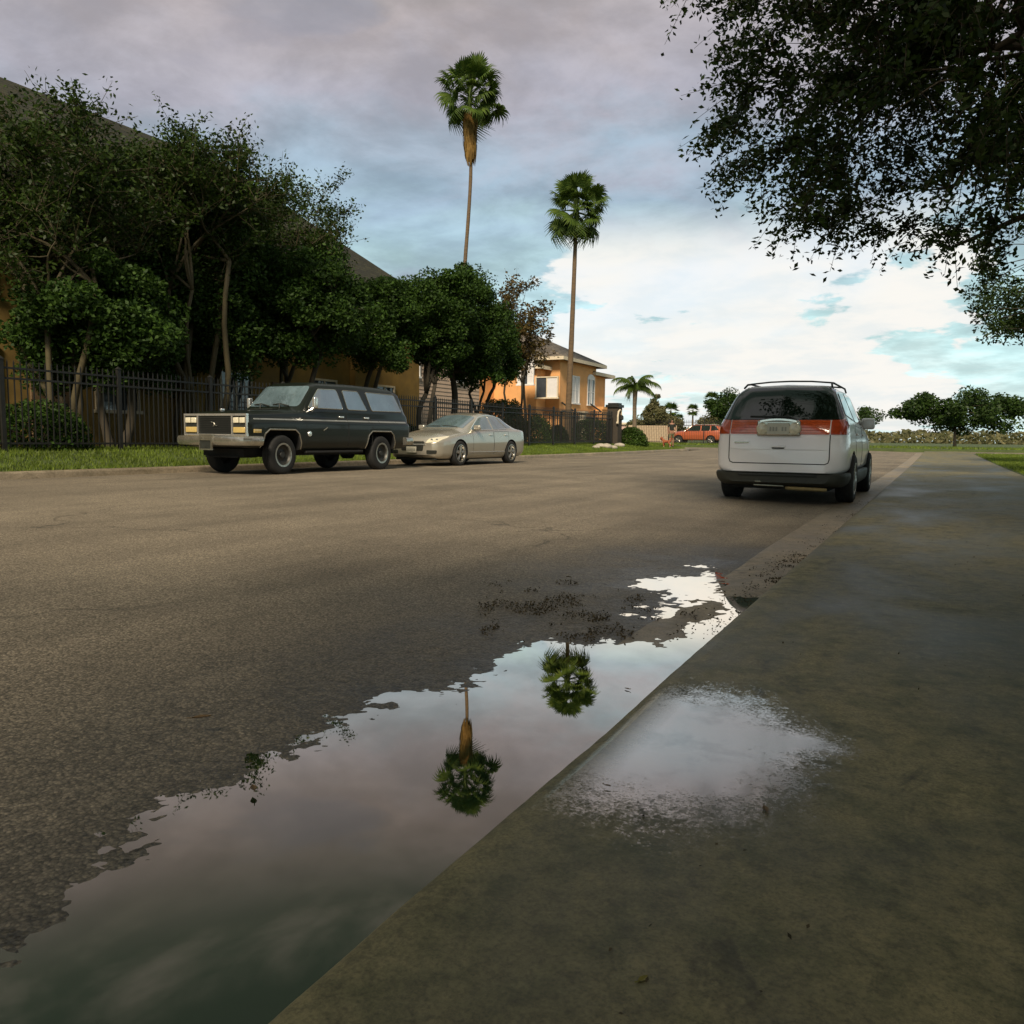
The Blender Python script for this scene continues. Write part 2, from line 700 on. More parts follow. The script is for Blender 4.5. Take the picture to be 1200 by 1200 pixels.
def concrete_material(name, lo, hi, algae, damp_blobs=(), rough=(0.75, 0.45)):
    m, n, b = new_mat(name)
    tcn = n.nodes.new('ShaderNodeTexCoord')
    v = tcn.outputs['Object']
    n1 = noise_node(n, 1.1, 6, 0.62, v, stretch=(1.0, 0.55, 1), dist=0.4)
    n2 = noise_node(n, 7.0, 6, 0.65, v)
    n3 = noise_node(n, 130.0, 4, 0.75, v)
    n4 = noise_node(n, 26.0, 5, 0.7, v)
    c = mixc(n, mapr(n, n1, 0.33, 0.66), lo, hi)
    c = mixc(n, fmath(n, 'MULTIPLY', mapr(n, n2, 0.46, 0.70), 0.7), c, algae)
    c = mixc(n, fmath(n, 'MULTIPLY', mapr(n, n3, 0.42, 0.66), 0.55), c, tuple(x * 0.45 for x in lo))
    c = mixc(n, fmath(n, 'MULTIPLY', mapr(n, n4, 0.50, 0.64), 0.45), c, tuple(x * 0.6 for x in lo))
    c = mixc(n, fmath(n, 'MULTIPLY', mapr(n, n4, 0.44, 0.34), 0.16), c, tuple(min(1, x * 1.35) for x in hi))
    # scattered dark stains
    st = mapr(n, noise_node(n, 3.1, 5, 0.7, v, stretch=(1, 0.8, 1), dist=0.8), 0.60, 0.70)
    c = mixc(n, fmath(n, 'MULTIPLY', st, 0.65), c, tuple(x * 0.22 for x in lo))
    r = mapr(n, n1, 0.35, 0.65, rough[1], rough[0])
    if damp_blobs:
        sepn = n.nodes.new('ShaderNodeSeparateXYZ')
        wob = n.nodes.new('ShaderNodeTexNoise')
        wob.inputs['Scale'].default_value = 2.6
        wob.inputs['Detail'].default_value = 5
        n.links.new(v, wob.inputs['Vector'])
        off = n.nodes.new('ShaderNodeVectorMath')
        off.operation = 'MULTIPLY_ADD'
        n.links.new(wob.outputs['Color'], off.inputs[0])
        off.inputs[1].default_value = (0.42, 0.42, 0)
        n.links.new(v, off.inputs[2])
        n.links.new(off.outputs[0], sepn.inputs[0])
        film = None
        for (bx, by, rx, ry, sharp) in damp_blobs:
            ex = fmath(n, 'DIVIDE', fmath(n, 'SUBTRACT', sepn.outputs[0], bx + 0.21), rx)
            ey = fmath(n, 'DIVIDE', fmath(n, 'SUBTRACT', sepn.outputs[1], by + 0.21), ry)
            e = fmath(n, 'SQRT', fmath(n, 'ADD', fmath(n, 'MULTIPLY', ex, ex), fmath(n, 'MULTIPLY', ey, ey)))
            e = fmath(n, 'ADD', e, fmath(n, 'MULTIPLY', fmath(n, 'SUBTRACT', n4, 0.5), 1.1))
            e = fmath(n, 'ADD', e, fmath(n, 'MULTIPLY', fmath(n, 'SUBTRACT', n3, 0.5), 1.9))
            f = mapr(n, e, 1.0 - sharp, 1.0 + sharp, 1.0, 0.0)
            film = f if film is None else fmath(n, 'MAXIMUM', film, f)
        sx_ = n.nodes.new('ShaderNodeSeparateXYZ')
        n.links.new(v, sx_.inputs[0])
        film = fmath(n, 'MULTIPLY', film, mapr(n, sx_.outputs[0], XR + 0.05, XR + 0.16))
        c = mixc(n, fmath(n, 'MULTIPLY', film, 0.45), c, tuple(x * 0.5 for x in lo))
        x = n.nodes.new('ShaderNodeMix')
        n.links.new(film, x.inputs[0])
        n.links.new(r, x.inputs[2])
        n.links.new(mapr(n, n2, 0.35, 0.65, 0.17, 0.27), x.inputs[3])
        r = x.outputs[0]
        bs = mapr(n, film, 0, 1, 1.0, 0.12)
    else:
        bs = None
    n.links.new(c, b.inputs['Base Color'])
    n.links.new(r, b.inputs['Roughness'])
    b.inputs['Specular IOR Level'].default_value = 0.5
    h = fmath(n, 'ADD', fmath(n, 'MULTIPLY', n3, 0.6), n2)
    if bs is not None:
        h = fmath(n, 'MULTIPLY', h, bs)
    bump(n, b, h, 0.35, 0.006)
    if damp_blobs:
        # a skin of standing water over the low spots
        gl = n.nodes.new('ShaderNodeBsdfGlossy')
        gl.inputs['Color'].default_value = (1.0, 0.90, 0.78, 1)
        n.links.new(mapr(n, n2, 0.35, 0.65, 0.05, 0.14), gl.inputs['Roughness'])
        gb = n.nodes.new('ShaderNodeBump')
        gb.inputs['Strength'].default_value = 0.05
        gb.inputs['Distance'].default_value = 0.004
        n.links.new(fmath(n, 'ADD', n2, fmath(n, 'MULTIPLY', n4, 0.3)), gb.inputs['Height'])
        n.links.new(gb.outputs[0], gl.inputs['Normal'])
        fr = n.nodes.new('ShaderNodeFresnel')
        fr.inputs[0].default_value = 1.36
        k = fmath(n, 'MINIMUM', fmath(n, 'MULTIPLY', fmath(n, 'POWER', fr.outputs[0], 1.3), 8.5), 1.0)
        k = fmath(n, 'MULTIPLY', k, film)
        grit = mapr(n, n2, 0.30, 0.5, 0.72, 1.0)
        k = fmath(n, 'MULTIPLY', k, grit)
        mx = n.nodes.new('ShaderNodeMixShader')
        n.links.new(k, mx.inputs[0])
        n.links.new(b.outputs[0], mx.inputs[1])
        n.links.new(gl.outputs[0], mx.inputs[2])
        n.links.new(mx.outputs[0], n.nodes['Material Output'].inputs[0])
    return m


def water_material():
    m, n, b = new_mat('standing_water')
    b.inputs['Base Color'].default_value = (0.010, 0.016, 0.010, 1)
    b.inputs['Roughness'].default_value = 0.0
    gl = n.nodes.new('ShaderNodeBsdfGlossy')
    gl.inputs['Color'].default_value = (1.0, 0.885, 0.75, 1)
    gl.inputs['Roughness'].default_value = 0.012
    df = n.nodes.new('ShaderNodeBsdfDiffuse')
    df.inputs[0].default_value = (0.013, 0.028, 0.013, 1)
    nz = noise_node(n, 1.7, 2, 0.4)
    bp = n.nodes.new('ShaderNodeBump')
    bp.inputs['Strength'].default_value = 0.05
    bp.inputs['Distance'].default_value = 0.004
    n.links.new(nz, bp.inputs['Height'])
    n.links.new(bp.outputs[0], gl.inputs['Normal'])
    fr = n.nodes.new('ShaderNodeFresnel')
    fr.inputs[0].default_value = 1.36
    frs = n.nodes.new('ShaderNodeMath')
    frs.operation = 'MULTIPLY'
    frs.use_clamp = True
    pw = fmath(n, 'POWER', fr.outputs[0], 1.3)
    n.links.new(pw, frs.inputs[0])
    frs.inputs[1].default_value = 7.5
    mx = n.nodes.new('ShaderNodeMixShader')
    n.links.new(frs.outputs[0], mx.inputs[0])
    n.links.new(df.outputs[0], mx.inputs[1])
    n.links.new(gl.outputs[0], mx.inputs[2])
    n.links.new(mx.outputs[0], n.nodes['Material Output'].inputs[0])
    n.nodes.remove(b)
    return m


M['asphalt'] = asphalt_material()
M['water'] = water_material()
wetc = at_z(776, 866, 0.13)
wetd = at_z(930, 872, 0.13)
M['walk'] = concrete_material('walk_concrete', (0.060, 0.054, 0.020), (0.31, 0.255, 0.115), (0.034, 0.046, 0.009),
                              [(wetc.x, wetc.y, 0.34, 0.40, 0.22), (wetd.x - 0.08, wetd.y - 0.02, 0.17, 0.10, 0.30)])
M['kerb'] = concrete_material('kerb_concrete', (0.058, 0.048, 0.022), (0.150, 0.125, 0.068), (0.040, 0.042, 0.014))
M['gutter'] = concrete_material('gutter_concrete', (0.17, 0.135, 0.085), (0.42, 0.34, 0.235), (0.13, 0.105, 0.06))
M['lawn'] = mat('lawn_soil', (0.060, 0.085, 0.018), 0.95, var=0.45, scale=1.6, bscale=40, bstr=0.5)

# ------------------------------------------------------------------ road, gutter, puddle, kerbs, walk
GUT = XR - 0.42
xs = np.concatenate([lines((XL, -6.0, 0.16), (-6.0, -3.6, 0.05), (-3.6, GUT, 0.0135)), [GUT]])
ys = np.concatenate([lines((-14, -1, 0.4), (-1, 0.4, 0.05), (0.4, 4.6, 0.0135), (4.6, 8.0, 0.022), (8.0, 14, 0.07), (14, 60, 0.5)), [60.0]])
me, X, Y = grid_mesh('road', xs, ys, road_z)
dist = pud_dist(X, Y)
wetv = np.clip(1.0 - sstep(0.0, 0.55, dist + 0.25 * fbm(X * 2.2, Y * 2.2, 4)), 0, 1)
# damp ground between the pools and in the shade by the near edge of the road
wetv = np.maximum(wetv, 0.75 * np.clip(1 - sstep(0.15, 1.5, dist + 0.5 * fbm(X * 1.1 + 9, Y * 1.1, 4)), 0, 1))
a = me.attributes.new('wet', 'FLOAT', 'POINT')
a.data.foreach_set('value', wetv.ravel().astype(np.float32))
link('road', me, M['asphalt'], kind='structure')

gx = np.linspace(GUT, XR + 0.03, 24)
gy = np.concatenate([lines((-14, 0, 0.5), (0, 9, 0.03), (9, 60, 0.6)), [Y_END]])


def gutter_z(X, Y):
    d = pud_dist(X, Y)
    z = road_z(X, Y, d)
    lip = 0.006 * np.clip((X - GUT) / 0.02, 0, 1) * sstep(0.05, 0.4, d)
    return z + lip


me, _, _ = grid_mesh('gutter', gx, gy, gutter_z)
link('gutter', me, M['gutter'], kind='structure')

wx = np.linspace(-5.2, XR + 0.02, 3)
wy = np.linspace(-6.0, 9.5, 3)
me, _, _ = grid_mesh('puddle', wx, wy, lambda X, Y: X * 0)
link('puddle', me, M['water'], kind='structure')

# right kerb with a worn round nose; the walk carries on from it without a joint
KZ = 0.13
WX1 = 1.75
KX = XR + 0.075


def walk_z(X, Y):
    return KZ + 0.002 + 0.012 * (X - XR) + rise(Y) + 0.004 * fbm(X * 1.4, Y * 1.4, 3) - 0.006 * np.exp(-(((X - wetc.x) / 0.4) ** 2 + ((Y - wetc.y) / 0.5) ** 2))


sx = np.concatenate([lines((KX, WX1, 0.12)), [WX1]])
sy = np.concatenate([lines((-14, 0, 0.4), (0, 10, 0.06), (10, 58, 0.5)), [58.0]])
kz1 = walk_z(np.full(len(sy), KX), sy)
V, F = [], []
kprof = [(0.004, -0.40), (0.0, -0.10), (0.006, -0.050), (0.016, -0.026), (0.033, -0.010), (0.052, -0.003), (0.075, 0.0)]
for yy, z1 in zip(sy, kz1):
    ww = 0.007 * float(fbm(np.array(yy * 2.0), np.array(0.3), 4, 0.65))
    for i, (x, z) in enumerate(kprof):
        V.append((XR + x + (ww if i < 6 else 0), yy, z1 + z))
k = len(kprof)
for i in range(len(sy) - 1):
    for j in range(k - 1):
        F.append((i * k + j, i * k + j + 1, (i + 1) * k + j + 1, (i + 1) * k + j))
link('kerb', mesh_np('kerb', V, F), M['walk'], kind='structure', smooth=True, sharp=60)

me, _, _ = grid_mesh('sidewalk', sx, sy, walk_z)
link('sidewalk', me, M['walk'], kind='structure')

# left kerb: straight, then round the corner into the side street
path = [(XL, y) for y in np.arange(-14, 46.6, 1.0)] + [(XL - 4 + 4 * math.cos(t), 47 + 4 * math.sin(t)) for t in np.linspace(0, math.pi / 2, 9)] + [(x, 51.0) for x in np.arange(XL - 5, -70, -3.0)]
V, F = [], []
for i, (x, y) in enumerate(path):
    p0, p1 = path[max(i - 1, 0)], path[min(i + 1, len(path) - 1)]
    t = Vector((p1[0] - p0[0], p1[1] - p0[1], 0)).normalized()
    nrm = Vector((-t.y, t.x, 0))
    zr = 0.10 + float(rise(y))
    for o, z in [(0, -0.3), (0.0, 0.09), (0.015, 0.12), (0.04, 0.132), (0.15, 0.135), (0.15, -0.3)]:
        V.append((x + nrm.x * o, y + nrm.y * o, zr + z))
for i in range(len(path) - 1):
    for j in range(5):
        F.append((i * 6 + j, i * 6 + j + 1, (i + 1) * 6 + j + 1, (i + 1) * 6 + j))
link('kerb', mesh_np('kerb', V, F), M['gutter'], kind='structure', smooth=True, sharp=50)

# side street at the far end
for x0, x1 in ((-70.0, XL), (XR + 0.03, 70.0)):
    me, X, Y = grid_mesh('side_street', np.linspace(x0, x1, 24), np.linspace(Y_X0, Y_X1, 8), lambda X, Y: 0.10 + rise(Y))
    link('side_street', me, M['asphalt'], kind='structure')

# the wide ground sheet, out to the horizon
gxs = np.concatenate([[-900, -500, -250, -140, -90], np.arange(-70, -24, 3.0), np.arange(-24, XL - 0.6, 0.5), [XL - 0.3, XL - 0.152, XL - 0.02, -8, -3, -1, XR + 0.2, WX1 - 0.06, WX1 + 0.01, 2.5, 4, 6, 10, 16, 24, 40, 70, 140, 250, 500, 900]])
gys = np.concatenate([[-600, -200, -80, -40], np.arange(-20, 46.9, 1.2), [46.95, 47.5, 48.2, 49, 50, 50.5, 50.83, 50.99, 54, 59.9, 60.1, 61, 62.5], np.arange(64, 100, 3.0), [110, 130, 170, 240, 400, 700, 1200]])


def ground_z(X, Y):
    left = lawn_z(X, Y)
    right = 0.165 + rise(Y) + 0.02 * fbm(X * 0.7, Y * 0.7, 2)
    far = 0.34 + 0.05 * sstep(60, 64, Y) + rise(Y) * 0.3
    z = np.where(X < XL, left, right)
    # rounded kerb corner
    cx, cy = XL - 4, 47.0
    corner = (X > cx) & (Y > cy) & (np.hypot(X - cx, Y - cy) > 3.9)
    z = np.where(Y > 59.95, far, z)
    inside = ((X > XL - 0.16) & (X < WX1) & (Y < 60)) | ((Y > 50.84) & (Y < 60)) | (corner & (Y < 60) & (X < XL))
    return np.where(inside, -0.4, z)


me, _, _ = grid_mesh('ground', gxs, gys, ground_z)
link('ground', me, M['lawn'], kind='structure')

# ------------------------------------------------------------------ grass (uncountable)
M['grass'] = leaf_mat('grass_blades', (0.080, 0.130, 0.014), (0.20, 0.26, 0.036), 0.3)


def grass(name, n, xr, yr, zf, h, w, seed):
    g = np.random.default_rng(seed)
    x = g.uniform(*xr, n)
    y = g.uniform(*yr, n)
    keep = np.hypot(np.maximum(x - (XL - 4), 0), np.maximum(y - 47, 0)) < 3.8
    keep |= (x > 0) | (y > 60)
    x, y = x[keep], y[keep]
    n = len(x)
    z = zf(x, y) - 0.01
    a = g.uniform(0, 2 * np.pi, n)
    hh = h * g.uniform(0.5, 1.3, n) * (1 + 0.5 * fbm(x * 1.3, y * 1.3, 2))
    ww = w * g.uniform(0.6, 1.3, n)
    lean = g.normal(0, 0.35, (n, 2)) * hh[:, None]
    p = np.stack([x, y, z], 1)
    d = np.stack([np.cos(a), np.sin(a), np.zeros(n)], 1) * ww[:, None] / 2
    tip = p + np.stack([lean[:, 0], lean[:, 1], hh], 1)
    V = np.stack([p - d, p + d, tip], 1).reshape(-1, 3)
    F = np.arange(3 * n).reshape(-1, 3)
    o = link(name, mesh_np(name, V, F), M['grass'], kind='stuff')
    return tag(o, {1: 'short bright green lawn grass between the kerb and the black fence', 2: 'rough grass verge along the foot of the far fence', 3: 'green grass beside the pavement on the near side of the street'}[seed], 'grass')


grass('lawn_grass', 110000, (-17.6, XL - 0.17), (2, 50.6), lawn_z, 0.075, 0.022, 1)
grass('verge_grass', 12000, (-34, 14), (60.2, 70), lambda x, y: 0.39 + rise(y) * 0.3, 0.16, 0.05, 2)
grass('side_grass', 60000, (WX1 + 0.05, 6.5), (-3, 50), lambda x, y: 0.165 + rise(y), 0.08, 0.03, 3)

# ------------------------------------------------------------------ trees
M['bark'] = mat('bark', (0.050, 0.040, 0.024), 0.9, var=0.4, scale=9, bscale=14, bstr=0.8, stretch=(1, 1, 0.25))
M['bark_pale'] = mat('pale_bark', (0.070, 0.056, 0.024), 0.8, var=0.4, scale=5, bscale=10, bstr=0.4, stretch=(1, 1, 0.3))
M['leaf_dense'] = leaf_mat('glossy_leaf', (0.014, 0.038, 0.005), (0.050, 0.098, 0.012), 0.22, 0.62)
M['leaf_sparse'] = leaf_mat('thin_leaf', (0.016, 0.036, 0.004), (0.046, 0.076, 0.011), 0.3)
M['leaf_brown'] = leaf_mat('turning_leaf', (0.050, 0.046, 0.010), (0.150, 0.095, 0.028), 0.3)
M['leaf_oak'] = leaf_mat('oak_leaf', (0.012, 0.032, 0.005), (0.042, 0.070, 0.012), 0.22, 0.5)
M['leaf_bush'] = leaf_mat('bush_leaf', (0.022, 0.048, 0.006), (0.060, 0.105, 0.015), 0.2, 0.5)
M['leaf_far'] = leaf_mat('far_leaf', (0.11, 0.115, 0.045), (0.19, 0.17, 0.08), 0.3)
M['leaf_fardark'] = leaf_mat('far_dark_leaf', (0.020, 0.045, 0.008), (0.045, 0.080, 0.014), 0.2)


def leaf_quads(Cn, L, Wd, g, up=0.3, droop=0.0):
    n = len(Cn)
    u = g.normal(0, 1, (n, 3))
    u[:, 2] = u[:, 2] * 0.7 - droop
    u /= np.linalg.norm(u, axis=1)[:, None] + 1e-9
    w = g.normal(0, 1, (n, 3))
    w[:, 2] += up
    v = np.cross(w, u)
    v /= np.linalg.norm(v, axis=1)[:, None] + 1e-9
    l = (L * g.uniform(0.6, 1.25, n))[:, None]
    d = (Wd * g.uniform(0.6, 1.25, n))[:, None]
    nn = np.cross(u, v)
    V = np.stack([Cn - u * l / 2, Cn + v * d / 2 + nn * d * 0.12, Cn + u * l / 2, Cn - v * d / 2 + nn * d * 0.12], 1).reshape(-1, 3)
    return V, np.arange(4 * n).reshape(-1, 4)


def curve_pts(a, b, g, n=6, sag=0.0, jit=0.06):
    a, b = np.array(a, float), np.array(b, float)
    L = np.linalg.norm(b - a)
    out = []
    j1, j2 = g.normal(0, jit * L, 3), g.normal(0, jit * L, 3)
    for i in range(n):
        t = i / (n - 1)
        p = a + (b - a) * t + j1 * math.sin(math.pi * t) + j2 * math.sin(2 * math.pi * t) * 0.5
        p[2] += sag * L * math.sin(math.pi * t)
        out.append(p)
    return out


def tree(name, base, trunks, fork_z, lobes, ncl, nleaf, leaf, seed, lm, bm_, label, cat='tree', group=None, trunk_r=0.13, cl_r=0.45, shell=0.5, keep=None, twig=0.0, flat=0.75, limb_n=7, lean=0.4):
    """trunk(s), limbs and twigs reaching into a crown volume of several lobes; leaves gather round the twig ends.
    lobes: (centre, radii) relative to base"""
    g = np.random.default_rng(seed)
    root = empty(name, base, 0, label, cat, group)
    tb = MB()
    vol = np.array([r[0] * r[1] * r[2] for _, r in lobes])
    # cluster centres
    cs = []
    tries = 0
    while len(cs) < ncl and tries < ncl * 60:
        tries += 1
        i = g.choice(len(lobes), p=vol / vol.sum())
        c, r = lobes[i]
        d = g.normal(0, 1, 3)
        d /= np.linalg.norm(d)
        rad = g.uniform(0, 1) ** (1 / 3) * (1 - shell) + shell * g.uniform(0.8, 1.0)
        p = np.array(c) + d * rad * np.array(r) * g.uniform(0.86, 1.1)
        if keep is not None and not keep(p + np.array(base)):
            continue
        cs.append(p)
    cs = np.array(cs)
    # limbs
    nodes = []
    for ti, (tx, ty) in enumerate(trunks):
        top = np.array([tx * 2.4 + g.normal(0, 0.14), ty * 2.4 + g.normal(0, 0.14), fork_z * g.uniform(0.75, 1.15)])
        pts = curve_pts((tx, ty, -0.15), top, g, 8, jit=0.05)
        r = trunk_r * g.uniform(0.8, 1.1)
        rr = [r * (1.45 if q == 0 else 1.12 if q == 1 else 1) * (1 - 0.35 * q / 7) for q in range(8)]
        tb.tube(pts, rr, 9)
        m = max(2, limb_n // len(trunks))
        sel = g.choice(len(cs), m, replace=False) if len(cs) > m else range(len(cs))
        for s in sel:
            end = cs[s] * 0.92 + top * 0.08
            lp = curve_pts(pts[-1], end, g, 8, sag=0.08, jit=0.05)
            tb.tube(lp, [r * 0.62 * (1 - 0.8 * q / 7) for q in range(8)], 6)
            nodes += [(p, r * 0.5 * (1 - 0.8 * q / 7)) for q, p in enumerate(lp)][1:]
    NP = np.array([p for p, _ in nodes])
    for c in cs:
        k = int(np.argmin(((NP - c) ** 2).sum(1) + 0.4 * np.maximum(NP[:, 2] - c[2], 0) ** 2))
        tp = curve_pts(NP[k], c, g, 4, sag=0.05)
        tb.tube(tp, [max(0.006, min(nodes[k][1], 0.03)) * f for f in (1, 0.8, 0.55, 0.3)], 4)
    # leaves
    Ls = []
    for c in cs:
        q = int(nleaf * g.uniform(0.5, 1.4))
        rr = cl_r * g.uniform(0.65, 1.3)
        if twig > 0:
            for _ in range(5):
                d = g.normal(0, 1, 3)
                d[2] = abs(d[2]) * 1.1 + 0.2
                d = d / np.linalg.norm(d) * rr * 2.0 * g.uniform(0.5, 1.2)
                tb.tube([c, c + d * 0.5 + g.normal(0, 0.04, 3), c + d], [0.010, 0.007, 0.004], 3, cap=False)
                t = g.uniform(0.1, 1.0, q // 5)[:, None]
                Ls.append(c + d * t + g.normal(0, twig, (q // 5, 3)))
        else:
            o = g.normal(0, 1, (q, 3))
            o /= (np.linalg.norm(o, axis=1)[:, None] + 1e-9)
            o *= (g.uniform(0, 1, q) ** 0.45)[:, None] * rr
            o[:, 2] *= flat
            Ls.append(c + o)
    Cn = np.vstack(Ls)
    V, F = leaf_quads(Cn, leaf[0], leaf[1], g)
    link('trunk', tb.mesh('trunk', fix=False), bm_, root, smooth=True)
    link('crown', mesh_np('crown', V, F), lm, root)
    return root


def gz(X, Y):
    return float(ground_z(np.array(float(X)), np.array(float(Y))))


def tree_px(name, tpx, X, x0, x1, yt, yb, label, lm, bm_, seed, ncl, nleaf, leaf, trunks=((0, 0),), fork=0.42, depth=0.9, group='trees behind the street fence', **kw):
    """size a tree from where its trunk and crown show; it stands at distance X left of the walk"""
    p = at_x(tpx, 512, X)
    z0 = gz(p.x, p.y)
    zc = project((p.x, p.y, z0))[2]
    s = FPX / zc
    cxo = ((x0 + x1) / 2 - tpx) / s
    rx = (x1 - x0) / 2 / s
    ztop = at_x((x0 + x1) / 2, yt, X).z - z0
    zbot = at_x((x0 + x1) / 2, yb, X).z - z0
    cz, rz = (ztop + zbot) / 2, (ztop - zbot) / 2
    off = Rv * cxo
    g = np.random.default_rng(seed + 500)
    lobes = [((off.x, off.y, cz), (rx * 0.80, rx * 0.80 * depth, rz * 0.86))]
    for q in range(6):
        a = 2 * math.pi * q / 6 + g.uniform(-0.4, 0.4)
        f = g.uniform(0.45, 0.62)
        lobes.append(((off.x + math.cos(a) * rx * f, off.y + math.sin(a) * rx * f * depth, cz + g.uniform(-0.55, 0.5) * rz), (rx * 0.46, rx * 0.46 * depth, rz * 0.48)))
    return tree(name, (p.x, p.y, z0), trunks, max(1.2, zbot + (ztop - zbot) * (fork - 0.3)), lobes, ncl, nleaf, leaf, seed, lm, bm_, label, group=group, **kw)


MT = ((-0.25, 0.1), (0.2, -0.15), (0.05, 0.25), (-0.1, -0.28), (0.3, 0.18))
# thin-leaved pale-trunked trees at the left
tree_px('crape_myrtle', 232, -17.6, 120, 345, 160, 345, 'tall thin-leaved tree with several pale trunks beside the front of the black wagon', M['leaf_sparse'], M['bark_pale'], 21, 210, 150, (0.125, 0.062), trunks=MT, trunk_r=0.085, cl_r=0.42, twig=0.10, limb_n=20, shell=0.35)
tree_px('crape_myrtle', 66, -18.0, -60, 190, 132, 360, 'thin-leaved multi-trunk tree at the left end of the fence', M['leaf_sparse'], M['bark_pale'], 22, 190, 140, (0.125, 0.062), trunks=MT, trunk_r=0.085, cl_r=0.42, twig=0.10, limb_n=20, shell=0.35)
tree_px('crape_myrtle', 335, -18.4, 262, 428, 205, 345, 'sparse twiggy tree top rising above the dark roof slope', M['leaf_sparse'], M['bark_pale'], 23, 120, 120, (0.12, 0.06), trunks=MT[:3], trunk_r=0.07, cl_r=0.40, twig=0.10, limb_n=9, shell=0.3)
# dense dark trees
tree_px('shade_tree', 352, -17.3, 268, 442, 272, 448, 'dense dark green tree over the roof of the black wagon', M['leaf_dense'], M['bark'], 31, 140, 380, (0.125, 0.072), trunks=((-0.1, 0), (0.12, 0.05)), trunk_r=0.12, cl_r=0.50)
tree_px('shade_tree', 130, -17.4, 20, 225, 285, 458, 'broad dark green tree standing under the thin-leaved left trees', M['leaf_dense'], M['bark'], 36, 140, 380, (0.125, 0.072), trunks=((0, 0), (0.15, 0.1)), trunk_r=0.12, cl_r=0.50)
tree_px('shade_tree', 250, -18.6, 180, 345, 235, 458, 'dark green bushy tree close to the brown apartment wall', M['leaf_dense'], M['bark'], 37, 190, 380, (0.125, 0.072), trunk_r=0.11, cl_r=0.50)
tree_px('shade_tree', 205, -18.9, 120, 262, 255, 462, 'dark green tree filling the gap behind the pale trunks', M['leaf_dense'], M['bark'], 38, 150, 380, (0.125, 0.072), trunk_r=0.11, cl_r=0.50)
tree_px('shade_tree', 437, -17.8, 395, 490, 312, 444, 'dark green tree with crooked low branches behind the wagon tail', M['leaf_dense'], M['bark'], 32, 90, 370, (0.125, 0.072), trunks=((0, 0), (0.2, -0.05)), trunk_r=0.11, cl_r=0.46)
tree_px('shade_tree', 499, -17.2, 462, 560, 306, 452, 'dark green tree with a trunk forked like a Y behind the silver sedan', M['leaf_dense'], M['bark'], 33, 120, 390, (0.125, 0.072), trunks=((-0.06, 0), (0.10, 0.02)), trunk_r=0.13, cl_r=0.48, fork=0.36)
tree_px('shade_tree', 528, -17.6, 512, 598, 318, 458, 'round dark green tree with one thick leaning trunk', M['leaf_dense'], M['bark'], 34, 105, 390, (0.13, 0.075), trunk_r=0.19, cl_r=0.5)
tree_px('shade_tree', 560, -18.0, 545, 612, 350, 466, 'low dark green tree with three thin trunks left of the orange house', M['leaf_dense'], M['bark'], 35, 65, 370, (0.13, 0.075), trunks=((-0.2, 0), (0.0, 0.1), (0.25, 0)), trunk_r=0.10, cl_r=0.5)
tree_px('turning_tree', 604, -18.8, 566, 645, 318, 452, 'sparse brownish tree in front of the orange house', M['leaf_brown'], M['bark'], 41, 90, 85, (0.17, 0.09), trunks=MT[:3], trunk_r=0.08, cl_r=0.42, twig=0.10, limb_n=9, shell=0.3)

# big oak on the near side whose branches hang over the street
OB = (3.6, 9.6, 0.16)


def oak_keep(p):
    x, y, zc = project(p)
    if zc < 0.5:
        return p[2] > 4.2
    if x < 740 and y > -60 and x > -100:
        return False
    b = np.interp(y, [-60, 0, 60, 105, 130, 165, 200, 230, 270, 318, 330, 345, 380, 420, 440], [748, 765, 785, 802, 795, 800, 815, 865, 905, 950, 975, 958, 955, 962, 990])
    if x < b + 62:
        return False
    if x > 1010 and y > 420 + 0.1 * (x - 1000):
        return False
    return True


